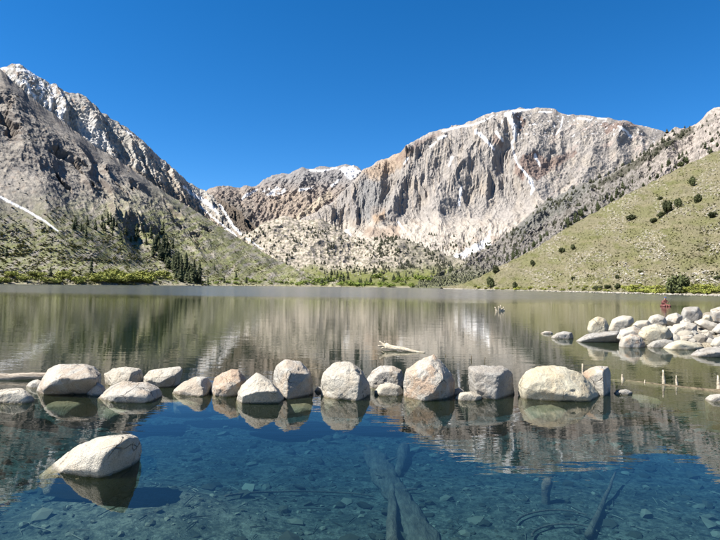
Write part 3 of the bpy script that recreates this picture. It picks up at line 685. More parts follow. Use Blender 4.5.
B('boulder', 'largest peaked boulder, white left side and orange right side', G_ORANGE, [(403, 380), (405, 369), (419, 359), (433, 354), (443, 362), (452, 373), (455, 381), (447, 394), (425, 402), (410, 396), (404, 387)], 401, [(414, 376, 0.75), (430, 366, 0.6), (444, 377, 0.85), (424, 401, 1.0), (434, 392, 1.05)], 0.46, -0.1, seed=26, group=ROW)
B('stone', 'dark stone wedged right of the largest orange and white boulder', G_GREY, [(450, 394), (453, 388), (460, 387), (465, 391), (463, 396)], 395, (), 0.5, seed=27, sub=5, cat='stone')
B('stone', 'flat white stone awash before the block shaped boulder', G_WHITE, [(454, 398), (460, 392), (474, 391), (483, 395), (478, 400), (458, 402)], 401, (), 0.4, seed=28, sub=5, cat='stone')
B('boulder', 'block shaped pale grey boulder with flat top and dark right face', G_GREY, [(467, 378), (468, 366), (487, 365), (508, 366), (513, 373), (515, 392), (503, 400), (486, 398), (472, 391)], 399, [(473, 372, 0.7), (500, 375, 0.85), (496, 398, 1.05), (476, 389, 0.8)], 0.46, 0.3, seed=29, group=ROW)
B('boulder', 'longest boulder, smooth cream white, near the right end of the row', G_YEL, [(515, 379), (523, 369), (536, 365), (550, 364), (567, 366), (583, 373), (593, 382), (602, 393), (601, 402), (578, 404), (553, 399), (524, 393), (517, 388)], 402, [(535, 380, 0.75), (565, 376, 0.6), (560, 395, 0.95), (590, 398, 0.9), (525, 388, 0.6)], 0.36, 0.2, seed=30, group=ROW, p=34)
B('boulder', 'orange tan boulder with dark right face behind the long white one', G_ORANGE, [(582, 372), (590, 367), (598, 365), (608, 366), (611, 374), (611, 393), (604, 397), (590, 396)], 396, [(603, 370, 0.9), (604, 395, 1.0), (590, 376, 0.5)], 0.6, 0.4, seed=31, group=ROW)
B('stone', 'flat brownish stone barely above water right of the orange boulder', G_GREY, [(612, 394), (617, 390), (626, 389), (633, 392), (630, 395), (616, 396)], 395, (), 0.45, seed=32, sub=5, cat='stone')
B('boulder', 'flat pale slab half in the water at the right edge below the log', G_TAN, [(704, 399), (709, 395), (722, 393), (740, 395), (742, 402), (715, 404)], 402, (), 0.4, seed=33, sub=5)
# brown submerged stones at the feet of the row
for k_, (x, y, wpx, l_) in enumerate([(66, 407, 46, 'brown submerged stone below the big boulder with the black overhang'), (190, 404, 34, 'brown submerged stone below the wedge boulder beside the tilted slab'), (122, 411, 44, 'flat tan submerged stone in front of the wide sloping slab boulder'), (16, 411, 36, 'submerged stone in front of the low white boulder at the left edge'), (300, 410, 30, 'submerged stone below the tall squarish boulder'), (545, 411, 50, 'long submerged stone in front of the longest cream boulder'), (640, 400, 46, 'tan submerged stone right of the orange boulder at the row end')]):
    p_ = on_water(x, y, -0.16); w_ = wpx / FPX * p_[1]; rg = np.random.default_rng(70 + k_)
    pts_ = rg.normal(size=(26, 3)); pts_ /= np.linalg.norm(pts_, axis=1)[:, None]; pts_ = pts_ * np.array([w_ / 2, w_ * 0.36, w_ * 0.20])
    V, F, c_ = rock_shape(pts_, 5, 70 + k_, cuts=8, rough=0.02)
    o_ = mesh_obj('submerged_stone', V, F, G_TAN); o_.location = (p_[0], p_[1], -0.05 - w_ * 0.2); tag(o_, l_, 'stone')
# the heap on the right
HEAP = 'boulders heaped on the right shore spit'
def Hp(label, mat, outline, wl=None, Y=None, ridge=(), hd=0.42, seed=0, ub=0.5, **k):
    o = np.array(outline, float); c_ = (o.max(0) + o.min(0)) / 2
    o = c_ + (o - c_) * np.array([1.10, 1.08])
    if Y is not None:
        yb = o[:, 1].max(); o[:, 1] = np.where(o[:, 1] > c_[1] + 0.25 * np.ptp(o[:, 1]), o[:, 1] + 2.0, o[:, 1])
        xh = c_[0]; hor = 286 + (xh - 360) * 0.0125
        zb = np.interp(yb, [320, 334, 345], [0.34, 0.14, 0.0]); Y = (CAM_H - zb) * FPX / (yb - hor) + 0.25
    return B('boulder', label, mat, o, wl, ridge, hd, ub, 5, seed, HEAP, Y, rough=0.022, **k)
B('stone', 'low lone stone in the water left of the boulder heap', G_GREY, [(551, 337), (556, 333), (564, 331), (572, 332), (574, 337), (568, 340), (555, 339)], 339, (), 0.4, seed=50, sub=5, cat='stone')
B('stone', 'stone just breaking the surface, farthest left of the boulder heap', G_TAN, [(540, 333), (545, 331), (551, 331), (553, 333), (546, 334)], 334, (), 0.4, seed=51, sub=5, cat='stone')
Hp('flat wedge boulder with shaded front at the left tip of the heap', G_GREY, [(577, 341), (587, 334), (603, 332), (618, 331), (620, 338), (619, 344), (600, 344), (582, 342)], 343, None, [(590, 336, 0.6), (617, 334, 0.9), (580, 341, 0.6)], 0.4, 52, ub=-0.3)
Hp('round cream boulder on the left tip of the heap', G_YEL, [(587, 330), (589, 321), (597, 316), (605, 318), (609, 326), (607, 333), (592, 335)], None, 17.4, seed=53, p=22)
Hp('smooth white egg shaped boulder leaning on the round cream one', G_WHITE, [(608, 328), (612, 319), (623, 315), (632, 316), (634, 322), (624, 330), (612, 332)], None, 17.6, seed=54, p=22)
Hp('rounded orange tan boulder at the water, front of the heap', G_ORANGE, [(619, 345), (621, 337), (630, 333), (640, 336), (645, 343), (644, 349), (622, 349)], 348, seed=55, p=26)
Hp('tan boulder wedged behind the orange tan front boulder', G_TAN, [(617, 338), (621, 330), (634, 326), (641, 330), (642, 338), (630, 344)], None, 16.9, seed=56)
Hp('large pale boulder in the centre of the heap', G_YEL, [(638, 334), (644, 327), (656, 324), (668, 328), (672, 336), (662, 343), (646, 345)], None, 16.8, seed=57)
Hp('pale flat topped boulder behind the egg shaped one', G_WHITE, [(632, 326), (637, 321), (648, 320), (652, 325), (645, 331), (634, 331)], None, 18.0, seed=58)
Hp('round white boulder at the top left of the upper heap', G_WHITE, [(647, 322), (650, 316), (658, 314), (665, 317), (667, 323), (660, 327), (649, 326)], None, 18.6, seed=59, p=22)
Hp('brownish oval boulder with dark right end on the upper heap', G_TAN, [(663, 321), (668, 315), (676, 313), (682, 316), (681, 322), (672, 325)], None, 18.8, [(668, 320, 0.7), (678, 318, 1.0), (676, 324, 1.0)], seed=60, hd=0.55)
Hp('highest jagged grey boulder on top of the heap', G_GREY, [(681, 315), (684, 308), (690, 307), (694, 310), (698, 307), (702, 314), (701, 321), (690, 322), (682, 321)], None, 19.2, seed=61, cuts=11)
Hp('small pale boulder below the jagged grey one', G_WHITE, [(680, 322), (686, 318), (691, 321), (691, 327), (683, 328)], None, 18.3, seed=62)
Hp('broad pale boulder under the brownish oval one', G_WHITE, [(668, 332), (674, 325), (687, 322), (696, 325), (696, 334), (684, 337), (671, 337)], None, 17.8, seed=63)
Hp('small bright yellow cream boulder right of the jagged grey one', G_YEL, [(701, 320), (704, 315), (710, 315), (713, 320), (708, 323)], None, 19.6, seed=64, p=26)
Hp('square tan boulder at the right edge on top of the heap', G_TAN, [(711, 320), (711, 310), (720, 307), (730, 309), (732, 320), (722, 322)], None, 19.8, seed=65)
Hp('long pale leaning slab on the right of the heap', G_WHITE, [(694, 322), (702, 319), (716, 323), (722, 328), (718, 333), (704, 329)], None, 18.2, seed=66)
Hp('pale slab at the right edge above the dark gap', G_TAN, [(712, 331), (720, 323), (736, 322), (742, 332), (724, 336)], None, 18.6, seed=67)
Hp('grey stone low in the middle of the heap near the water', G_GREY, [(646, 347), (653, 341), (664, 339), (674, 341), (672, 347), (654, 349)], 348, seed=68)
Hp('long low cream slab at the water in front of the heap', G_YEL, [(663, 349), (670, 343), (680, 340), (696, 343), (703, 347), (692, 351), (672, 351)], 350, seed=69)
Hp('white boulder in the right middle of the heap', G_WHITE, [(694, 340), (699, 334), (709, 332), (714, 338), (708, 343), (698, 344)], None, 17.2, seed=70)
Hp('small pale boulder right of the long cream slab', G_TAN, [(676, 341), (681, 336), (692, 335), (697, 340), (690, 344)], None, 17.0, seed=71)
Hp('white boulder cut by the right edge above the grey slab', G_WHITE, [(711, 345), (715, 338), (726, 334), (738, 338), (738, 346), (722, 349)], None, 16.6, seed=72)
Hp('large grey white slab nearest to the camera at the right edge of the heap', G_GREY, [(690, 356), (698, 350), (710, 347), (726, 346), (742, 349), (744, 358), (716, 360), (697, 358)], 358, None, [(700, 354, 0.6), (716, 352, 0.8), (735, 353, 0.8), (712, 358, 0.6)], 0.36, 73, ub=0.0)
Hp('weathered boulder past the right edge behind the grey slab', G_GREY, [(738, 340), (744, 328), (760, 324), (772, 332), (772, 346), (748, 348)], 349, seed=74)

# rubble spit under the heap
sx = np.linspace(6.0, 34, 120); sy = np.linspace(15.0, 42, 120); SX, SY = np.meshgrid(sx, sy, indexing='ij')
edge = SX - np.interp(SY, [15, 16.2, 18.5, 20, 24, 30, 42], [16, 11.5, 8.4, 8.6, 12.5, 17.5, 26])
SZ = -0.7 + 0.84 * ss(-0.8, 1.0, edge) + 0.10 * fbm(SX / 0.7, SY / 0.7, 4, 811)
SZ = SZ - 1.3 * np.clip(-0.6 - edge, 0, 4); SZ = SZ - 0.8 * ss(17.4, 16.0, SY) 
nu, nv = SX.shape; ii = np.arange(nu * nv).reshape(nu, nv)
q = np.stack([ii[:-1, :-1], ii[1:, :-1], ii[1:, 1:], ii[:-1, 1:]], -1).reshape(-1, 4)
sm_ = NT('spit_gravel'); pos = sm_.n('ShaderNodeNewGeometry').outputs['Position']; a = sm_.noise(pos, 3.0, 5, 0.7); b = sm_.noise(pos, 14, 4, 0.7)
sm_.bsdf(sm_.mix(sm_.ramp(b, 0.35, 0.65), (*lin(98, 90, 76), 1), (*lin(142, 134, 118), 1)), 0.9, sm_.bump(b, 0.8, 0.08))
tag(mesh_obj('gravel_spit', np.stack([SX, SY, SZ], -1).reshape(-1, 3), q, sm_.m), kind='structure')
SPIT = (SX, SY, SZ)
# ------------------------------------------------------------------ wood
wd = NT('weathered_wood')
oc = wd.n('ShaderNodeTexCoord').outputs['Object']
st_ = wd.n('ShaderNodeVectorMath', {0: oc, 1: (2.0, 14.0, 14.0)}, operation='MULTIPLY').outputs[0]
g1 = wd.noise(st_, 2.5, 5, 0.65, 0.6)
wd.bsdf(wd.mix(wd.ramp(g1, 0.35, 0.65), (*lin(98, 88, 76), 1), (*lin(158, 148, 134), 1)), 0.85, wd.bump(g1, 0.7, 0.02))
bl = NT('bleached_wood')
oc = bl.n('ShaderNodeTexCoord').outputs['Object']
g1 = bl.noise(bl.n('ShaderNodeVectorMath', {0: oc, 1: (2.0, 12.0, 12.0)}, operation='MULTIPLY').outputs[0], 3, 5, 0.65, 0.4)
bl.bsdf(bl.mix(bl.ramp(g1, 0.3, 0.6), (*lin(108, 98, 82), 1), (*lin(168, 158, 140), 1)), 0.8, bl.bump(g1, 0.6, 0.02))
sk = NT('sunken_wood')
oc = sk.n('ShaderNodeTexCoord').outputs['Object']
g1 = sk.noise(sk.n('ShaderNodeVectorMath', {0: oc, 1: (9.0, 2.2, 9.0)}, operation='MULTIPLY').outputs[0], 2, 6, 0.7, 0.5)
sk.bsdf(sk.mix(sk.ramp(g1, 0.35, 0.65), (*lin(60, 53, 41), 1), (*lin(104, 94, 76), 1)), 0.9, sk.bump(g1, 0.8, 0.04))

def tube(path, radii, n=12, seed=0, rough=0.08, cap=True):
    path = np.array(path, float); radii = np.array(radii, float)
    V, F = [], []
    for i in range(len(path)):
        t = path[min(i + 1, len(path) - 1)] - path[max(i - 1, 0)]; t /= np.linalg.norm(t)
        u_ = np.cross(t, (0, 0, 1.0) if abs(t[2]) < 0.9 else (1.0, 0, 0)); u_ /= np.linalg.norm(u_); v_ = np.cross(t, u_)
        an = np.arange(n) * 2 * math.pi / n
        rr = radii[i] * (1 + rough * fbm(np.cos(an) * 1.5 + seed * 3.1, np.sin(an) * 1.5 + i * 0.35, 3, seed))
        V += list(path[i] + np.outer(np.cos(an) * rr, u_) + np.outer(np.sin(an) * rr, v_))
    for i in range(len(path) - 1):
        for k in range(n): F.append((i * n + k, i * n + (k + 1) % n, (i + 1) * n + (k + 1) % n, (i + 1) * n + k))
    if cap: F.append(tuple(range(n))[::-1]); F.append(tuple((len(path) - 1) * n + k for k in range(n)))
    return V, F
def joined(parts):
    V, F = [], []
    for v, f in parts:
        k = len(V); V += list(v); F += [tuple(i + k for i in q) for q in f]
    return V, F
def line(a, b, n, wob=0.0, seed=0):
    a = np.array(a, float); b = np.array(b, float); t = np.linspace(0, 1, n)[:, None]
    p = a + (b - a) * t
    for k in range(3): p[:, k] += wob * fbm(t[:, 0] * 3 + seed, t[:, 0] * 0 + k * 7.7, 3, seed)
    return p
def wood(name, label, parts, mat, cat='log', parent=None, group=None):
    V, F = joined(parts); V = np.array(V); c = V.mean(0)
    if parent is None:
        o = mesh_obj(name, V - c, F, mat); o.location = c; return tag(o, label, cat, group)
    o = mesh_obj(name, V, F, mat, parent); return o

a = on_water(-30, 381, 0.0); b = on_water(46, 380, 0.02); a[1] += 0.15; b[1] += 0.25
wood('floating_log', 'weathered grey log lying in the water at the left edge behind the boulders', [tube(line(a + (0, 0, 0.03), b + (0, 0, 0.03), 26, 0.03, 2), np.linspace(0.085, 0.06, 26), 14, 3, 0.15)], wd.m)
# bleached driftwood with a broken root end
a = on_water(385, 350, 0.0); b = on_water(425, 353, 0.0)
dw = empty('driftwood', (a[0], a[1], 0)); tag(dw, 'bleached driftwood log with broken root end floating behind the orange boulder', 'driftwood')
def rel(p, q): return np.array(p) - np.array(q)
wood('trunk', None, [tube(line((0.02, 0, 0.10), rel(b, a) + (0, 0, 0.0), 18, 0.03, 5), np.linspace(0.085, 0.02, 18), 12, 6, 0.25)], bl.m, parent=dw)
for k, (x, y, z, r_) in enumerate([(-0.16, 0.05, 0.24, 0.035), (-0.20, -0.06, 0.13, 0.03), (-0.10, 0.12, 0.03, 0.03), (-0.02, -0.02, 0.26, 0.022)]):
    wood('root', None, [tube(line((0.06, 0, 0.10), (x, y, z), 6, 0.02, k), np.linspace(r_ * 1.4, r_ * 0.5, 6), 8, k)], bl.m, parent=dw)
# star of bleached branches far out
a = on_water(500, 311.0, 0.0)
br = empty('snag', (a[0], a[1], 0)); tag(br, 'small bleached snag of spread branches sticking out of the lake', 'snag')
for k, (x, z, r_) in enumerate([(-0.40, 0.30, 0.05), (-0.34, 0.12, 0.05), (0.0, 0.46, 0.05), (0.30, 0.34, 0.05), (0.42, 0.14, 0.05), (-0.16, 0.36, 0.04), (0.16, 0.2, 0.06)]):
    wood('branch', None, [tube(line((0.0, 0, -0.3), (x, 0.15 * math.sin(k * 2.1), z), 8, 0.05, k), np.linspace(r_ * 1.8, r_ * 0.7, 8), 8, k)], bl.m, parent=br)
# log with upright stubs on the right
a = on_water(606, 377.5); b = on_water(760, 396.5)
lg = empty('stubbed_log', (a[0], a[1], 0)); tag(lg, 'brown waterlogged log with upright pale branch stubs right of the boulder row', 'log')
ln = line((0, 0, -0.045), rel(b, a) + (0, 0, -0.03), 34, 0.04, 9)
wood('trunk', None, [tube(ln, np.interp(np.linspace(0, 1, 34), [0, 0.3, 1], [0.025, 0.055, 0.085]), 12, 9, 0.2)], sk.m, parent=lg)
for k, (x, y0, y1, wpx) in enumerate([(623, 380, 374, 3), (644.5, 382.5, 379.5, 1.6), (664, 383.5, 370, 3.0), (677, 385, 375.5, 2.2), (719, 391, 375.5, 3.6)]):
    p = on_water(x, y0) ; Yp = p[1]; q_ = at(x + (-1.0 if k != 1 else 0.4), y1, Yp)
    r_ = wpx / 2 / FPX * Yp
    pa = rel(p, a); pb = rel(q_, a)
    wood('branch_stub', None, [tube(line(pa - (0, 0, 0.06), pb, 8, 0.012, k + 3), np.interp(np.linspace(0, 1, 8), [0, .5, 1], [r_ * 1.2, r_, r_ * 0.35]), 9, k, 0.3)], bl.m, parent=lg)
p = on_water(583.5, 392); t_ = at(582.5, 363.5, p[1] + 0.5)
wood('stick', 'thin bleached stick standing up behind the long white boulder', [tube(line((t_[0] + 0.01, t_[1], -0.2), t_, 6, 0.01, 4), np.linspace(0.022, 0.014, 6), 8, 2)], bl.m, 'stick')
for k, (x, y, h_, l_) in enumerate([(445, 356, 1.8, 'leftmost of the short dark twigs poking from the water behind the block boulder'), (452.5, 357.5, 1.6, 'second short dark twig from the left behind the largest orange boulder'), (471, 360, 4.5, 'taller dark twig poking from the water behind the left end of the block boulder'), (484.5, 362, 5.0, 'taller dark twig poking from the water behind the middle of the block boulder')]):
    p = on_water(x, y); q_ = at(x + 0.6, y - h_, p[1])
    wood('twig', l_, [tube(line(p - (0, 0, 0.1), q_, 5, 0.01, k), np.linspace(0.014, 0.008, 5), 7, k)], sk.m, 'twig')
# under water
def onbed(px, py, lift=0.0):
    z = -0.6
    for _ in range(6):
        p = on_water(px, py, z); z = float(bed_z(np.array([p[0]]), np.array([p[1]]))[0])
    p = on_water(px, py, z); p[2] += lift; return p
a = onbed(371, 452, 0.03); b = onbed(440, 565, 0.03)
sl_ = empty('sunken_log', tuple(a)); tag(sl_, 'thick broken sunken log seen through the clear water at the bottom centre', 'log')
t_ = np.linspace(0, 1, 60)
lp = line((0, 0, 0), b - a, 60, 0.05, 21); rr_ = np.interp(t_, [0, 0.04, 0.12, 0.3, 0.55, 1], [0.05, 0.12, 0.135, 0.15, 0.12, 0.14]) * (1 + 0.14 * fbm(t_ * 9, t_ * 0, 3, 5))
V, F = tube(lp, rr_ * 1.12, 20, 21, 0.4); V = np.array(V); V[:, 2] = V[:, 2] * 0.45 - 0.01
mesh_obj('trunk', V, F, sk.m, sl_)
for k_, (f_, dx, dy, dz, r_) in enumerate([(0.22, 0.22, 0.10, 0.08, 0.03), (0.42, -0.18, 0.05, 0.10, 0.025), (0.5, 0.24, -0.05, 0.05, 0.03), (0.02, -0.10, 0.14, 0.06, 0.04)]):
    c_ = lp[int(f_ * 59)] * np.array([1, 1, 0.6]); V, F = tube(line(c_, c_ + np.array([dx, dy, dz]), 7, 0.02, k_), np.linspace(r_, r_ * 0.3, 7), 8, k_, 0.3); mesh_obj('branch_stub', V, F, sk.m, sl_)
a = onbed(392, 470, 0.03); b = onbed(392, 552, 0.05)
wood('sunken_log', 'thin split branch sunken along the left side of the thick log', [tube(line(a, b, 20, 0.04, 23), np.linspace(0.03, 0.06, 20), 9, 23, 0.3)], sk.m)
a = onbed(404, 452, 0.05); b = onbed(398, 478, 0.02)
wood('sunken_log', 'short sunken stub beside the top end of the thick log', [tube(line(a, b, 10, 0.02, 25), np.linspace(0.09, 0.05, 10), 10, 25, 0.3)], sk.m)
p = onbed(545, 503)
wood('sunken_stump', 'dark upright stump under water at the lower right', [tube(line(p - (0, 0, 0.1), p + (0.02, 0.0, 0.26), 9, 0.03, 27), [0.07, 0.055, 0.045, 0.04, 0.04, 0.045, 0.055, 0.05, 0.03], 10, 27, 0.3)], sk.m, 'stump')
a = onbed(588, 540, 0.03); b = onbed(616, 486, 0.16)
wood('sunken_branch', 'dark slanting branch under water at the lower right', [tube(line(a, b, 14, 0.03, 29), np.linspace(0.035, 0.012, 14), 8, 29, 0.2)], sk.m, 'branch')
for k, (c_, rx, ry, a0, a1, l_) in enumerate([((556, 528), 40, 14, 3.3, 5.6, 'pale curved thin branch arching under water, upper of the two'), ((566, 540), 34, 12, 3.1, 5.9, 'pale curved thin branch arching under water, lower of the two'), ((300, 503), 80, 8, 3.5, 5.9, 'long pale thin branch lying under water left of the sunken log')]):
    pp = [onbed(c_[0] + rx * math.cos(t), c_[1] + ry * math.sin(t), 0.04) for t in np.linspace(a0, a1, 22)]
    wood('sunken_branch', l_, [tube(pp, np.linspace(0.012, 0.007, 22), 7, k, 0.2)], sk.m, 'branch')

def scatter_mesh(name, base_v, base_f, pos, scl, rotz, mat, colors=None, tilt=None, jitter=0.0, smooth=False):
    n = len(pos); m = len(base_v)
    c_, s_ = np.cos(rotz), np.sin(rotz)
    bv = np.asarray(base_v)[None] * scl[:, None, :]
    if tilt is not None:
        ct, st2 = np.cos(tilt)[:, None], np.sin(tilt)[:, None]
        bv = np.stack([bv[..., 0], bv[..., 1] * ct - bv[..., 2] * st2, bv[..., 1] * st2 + bv[..., 2] * ct], -1)
    if jitter: bv = bv * (1 + jitter * rng.uniform(-1, 1, (n, m, 1)))
    V = np.stack([bv[..., 0] * c_[:, None] - bv[..., 1] * s_[:, None], bv[..., 0] * s_[:, None] + bv[..., 1] * c_[:, None], bv[..., 2]], -1) + pos[:, None, :]
    F = (np.asarray(base_f)[None] + (np.arange(n) * m)[:, None, None]).reshape(-1, np.asarray(base_f).shape[1])
    cl = None if colors is None else np.repeat(colors, m, axis=0)
    return mesh_obj(name, V.reshape(-1, 3), F, mat, smooth=smooth, colors=cl)
colmat = NT('scatter_colour'); colmat.bsdf(colmat.mix(1.0, colmat.n('ShaderNodeAttribute', attribute_name='Col').outputs['Color'], (0.42, 0.42, 0.42, 1), 'MULTIPLY'), 0.9, spec=0.15)
# stones on the lake bed
n = 6500
bx = rng.uniform(-6.5, 6.5, n); by = rng.uniform(2.6, 12.5, n) ** 1.0
sc = 0.008 + 0.07 * rng.random(n) ** 9 + 0.016 * rng.random(n)
bp = np.stack([bx, by, bed_z(bx, by) + sc * 0.2], 1)
sh = np.stack([sc * rng.uniform(0.8, 1.6, n), sc * rng.uniform(0.7, 1.3, n), sc * rng.uniform(0.3, 0.7, n)], 1)
cc = np.where(rng.random(n)[:, None] < 0.35, lin(168, 160, 130), np.where(rng.random(n)[:, None] < 0.5, lin(104, 100, 78), lin(84, 82, 62))) * rng.uniform(0.7, 1.2, (n, 1))
tag(scatter_mesh('lake_bed_stones', ICO[1][0], ICO[1][1], bp, sh, rng.uniform(0, 6.28, n), colmat.m, cc, rng.uniform(-0.4, 0.4, n), 0.34, False), 'small stones scattered over the lake bed under clear water', 'stones', kind='stuff')
# twigs on the lake bed
n = 1300
bx = rng.uniform(-6, 6, n); by = rng.uniform(2.6, 9, n); ln_ = rng.uniform(0.06, 0.34, n) * rng.uniform(0.4, 1, n)
sv = np.array([(-.5, -.5, -.5), (-.5, .5, -.5), (-.5, 0, .6), (.5, -.4, -.4), (.5, .4, -.4), (.5, 0, .5), (0, -.5, .6), (0, .5, .6), (0, 0, 1.5)]) 
sf = np.array([(0, 2, 1), (3, 4, 5), (0, 1, 7), (0, 7, 4), (0, 4, 3), (1, 2, 8), (1, 8, 7), (2, 0, 6), (2, 6, 8), (6, 0, 3), (6, 3, 5), (6, 5, 8), (8, 5, 4), (8, 4, 7)])
bp = np.stack([bx, by, bed_z(bx, by) + 0.012], 1)
sh = np.stack([ln_, np.full(n, 0.005), np.full(n, 0.005)], 1)
cc = np.where(rng.random(n)[:, None] < 0.6, lin(186, 174, 144), lin(76, 70, 54)) * rng.uniform(0.7, 1.1, (n, 1))
tag(scatter_mesh('lake_bed_twigs', sv, sf, bp, sh, rng.uniform(0, 6.28, n), colmat.m, cc), 'sunken twigs littering the lake bed', 'twigs', kind='stuff')

# ------------------------------------------------------------------ vegetation
def leafmat(name, c1, c2):
    t = NT(name)
    p_ = t.n('ShaderNodeNewGeometry').outputs['Position']; rnd = t.n('ShaderNodeObjectInfo').outputs['Random']
    n_ = t.noise(p_, 0.9, 3, 0.6)
    c_ = t.mix(t.ramp(n_, 0.35, 0.65), (*c1, 1), (*c2, 1))
    k_ = t.ramp(rnd, 0, 1, 0.37, 0.64); kk = t.n('ShaderNodeCombineColor', {0: k_, 1: k_, 2: k_}).outputs[0]
    c_ = t.mix(1.0, c_, kk, 'MULTIPLY')
    b_ = t.bsdf(c_, 0.75, spec=0.2)
    return t.m
PINE = leafmat('pine_needles', lin(62, 72, 44), lin(88, 96, 58))
JUN = leafmat('juniper_leaves', lin(72, 80, 48), lin(96, 102, 62))
WIL = leafmat('willow_leaves', lin(136, 146, 62), lin(168, 168, 84))
WIL2 = leafmat('spring_willow_leaves', lin(128, 148, 64), lin(152, 166, 80))
bark = NT('bark'); bark.bsdf(lin(96, 80, 64), 0.9)

def conifer_mesh(seed, slim=0.17, nl=15, nbr=8):
    rg = np.random.default_rng(seed); V, F = [], []
    for i in range(nl):
        z0 = 0.08 + 0.9 * (i / nl) ** 0.95; rad = slim * (1 - (i / nl)) ** 0.8 * rg.uniform(0.8, 1.15) + 0.012
        for k in range(nbr):
            if rg.random() < 0.14: continue
            a_ = 2 * math.pi * (k + rg.random()) / nbr; r_ = rad * rg.uniform(0.6, 1.25); dz = -0.05 * rg.uniform(0.2, 1.4)
            ca, sa = math.cos(a_), math.sin(a_); w_ = r_ * 0.5
            b_ = len(V)
            V += [(0, 0, z0 + 0.02), (ca * r_ * 0.55 - sa * w_, sa * r_ * 0.55 + ca * w_, z0 + dz * 0.3), (ca * r_ * 0.55 + sa * w_, sa * r_ * 0.55 - ca * w_, z0 + dz * 0.3 - 0.015), (ca * r_, sa * r_, z0 + dz), (ca * r_ * 0.6, sa * r_ * 0.6, z0 + 0.035)]
            F += [(b_, b_ + 1, b_ + 4), (b_, b_ + 4, b_ + 2), (b_ + 4, b_ + 1, b_ + 3), (b_ + 4, b_ + 3, b_ + 2)]
    V += [(0.02, 0, 0.93), (-0.012, 0.016, 0.93), (-0.012, -0.016, 0.93), (0, 0, 1.02)]; b_ = len(V) - 4
    F += [(b_, b_ + 1, b_ + 3), (b_ + 1, b_ + 2, b_ + 3), (b_ + 2, b_, b_ + 3)]
    return V, F
def bush_mesh(seed, nleaf=420, leaf=0.085, lobes=7, flat=0.8):
    rg = np.random.default_rng(seed)
    L_ = [(rg.uniform(-.3, .3), rg.uniform(-.3, .3), rg.uniform(.25, .62) * flat, rg.uniform(.18, .34)) for _ in range(lobes)]
    V, F = [], []
    for i in range(nleaf):
        x, y, z, r_ = L_[rg.integers(lobes)]
        d = rg.normal(size=3); d /= np.linalg.norm(d); q_ = np.array((x, y, z)) + d * r_ * rg.uniform(0.55, 1.08) * np.array([1, 1, flat])
        if q_[2] < 0.01: q_[2] = rg.uniform(0.01, 0.12)
        u_ = rg.normal(size=3); u_ /= np.linalg.norm(u_); v_ = np.cross(u_, d); v_ /= np.linalg.norm(v_) + 1e-9
        s_ = leaf * rg.uniform(0.6, 1.4); b_ = len(V)
        V += [q_ - u_ * s_ * .5, q_ + v_ * s_ * .45, q_ + u_ * s_ * .6, q_ - v_ * s_ * .45 + d * s_ * .2]; F += [(b_, b_ + 1, b_ + 2, b_ + 3)]
    return V, F

def data(name, V, F, mat):
    o = mesh_obj(name, V, F, mat, smooth=False); m = o.data; bpy.data.objects.remove(o); return m
CON = [data('crown', *conifer_mesh(s_, sl), PINE) for s_, sl in ((1, .16), (2, .19), (3, .23), (4, .14))]
TRK = data('trunk', *tube([(0, 0, -0.05), (0, 0, 0.3), (0, 0, 0.7), (0, 0, 0.95)], [0.02, 0.016, 0.009, 0.003], 7, 1), bark.m)
BJ = [data('crown', *bush_mesh(s_, 1500, 0.11, 9, 1.0), JUN) for s_ in (11, 12, 13)]
JT = data('trunk', *joined([tube([(0, 0, -0.05), (0.01, 0, 0.25), (-0.02, 0.01, 0.6)], [0.05, 0.04, 0.015], 8, 1), tube([(0, 0, 0.15), (0.15, 0.05, 0.45)], [0.025, 0.01], 6, 2), tube([(0, 0, 0.2), (-0.17, -0.03, 0.5)], [0.025, 0.01], 6, 3)]), bark.m)
BW = [data('willow_bush', *bush_mesh(s_, 420, 0.10, 7, 0.9), WIL) for s_ in (21, 22, 23)]
BW2 = [data('willow_bush', *bush_mesh(s_, 420, 0.10, 7, 0.9), WIL2) for s_ in (31, 32, 33)]

def seat(layer, px, py):
    L_ = LAY[layer]; nv_ = L_['nv']
    d = (L_['px'][:, :nv_] - px) ** 2 + (L_['py'][:, :nv_] - py) ** 2
    # nearest to the eye among the close ones
    i = np.argmin(d + 1e-6 * L_['P'][:, :nv_, 1]); i = np.unravel_index(i, d.shape)
    return L_['P'][i[0], i[1]]
def tree(name, crown, trunk, p, h_, w_, label, cat, group=None):
    e = empty(name, (p[0], p[1], p[2] - 0.02 * h_)); tag(e, label, cat, group)
    for nm, me in (('trunk', trunk), ('crown', crown)):
        o = bpy.data.objects.new(nm, me); col.objects.link(o); o.parent = e
    e.scale = (w_, w_, h_); e.rotation_euler = (0, 0, random.uniform(0, 6.28)); return e
def bush(name, me, p, h_, w_, label, cat, group=None):
    o = bpy.data.objects.new(name, me); col.objects.link(o); o.location = (p[0], p[1], p[2] - 0.03 * h_)
    o.scale = (w_, w_, h_); o.rotation_euler = (0, 0, random.uniform(0, 6.28)); return tag(o, label, cat, group)

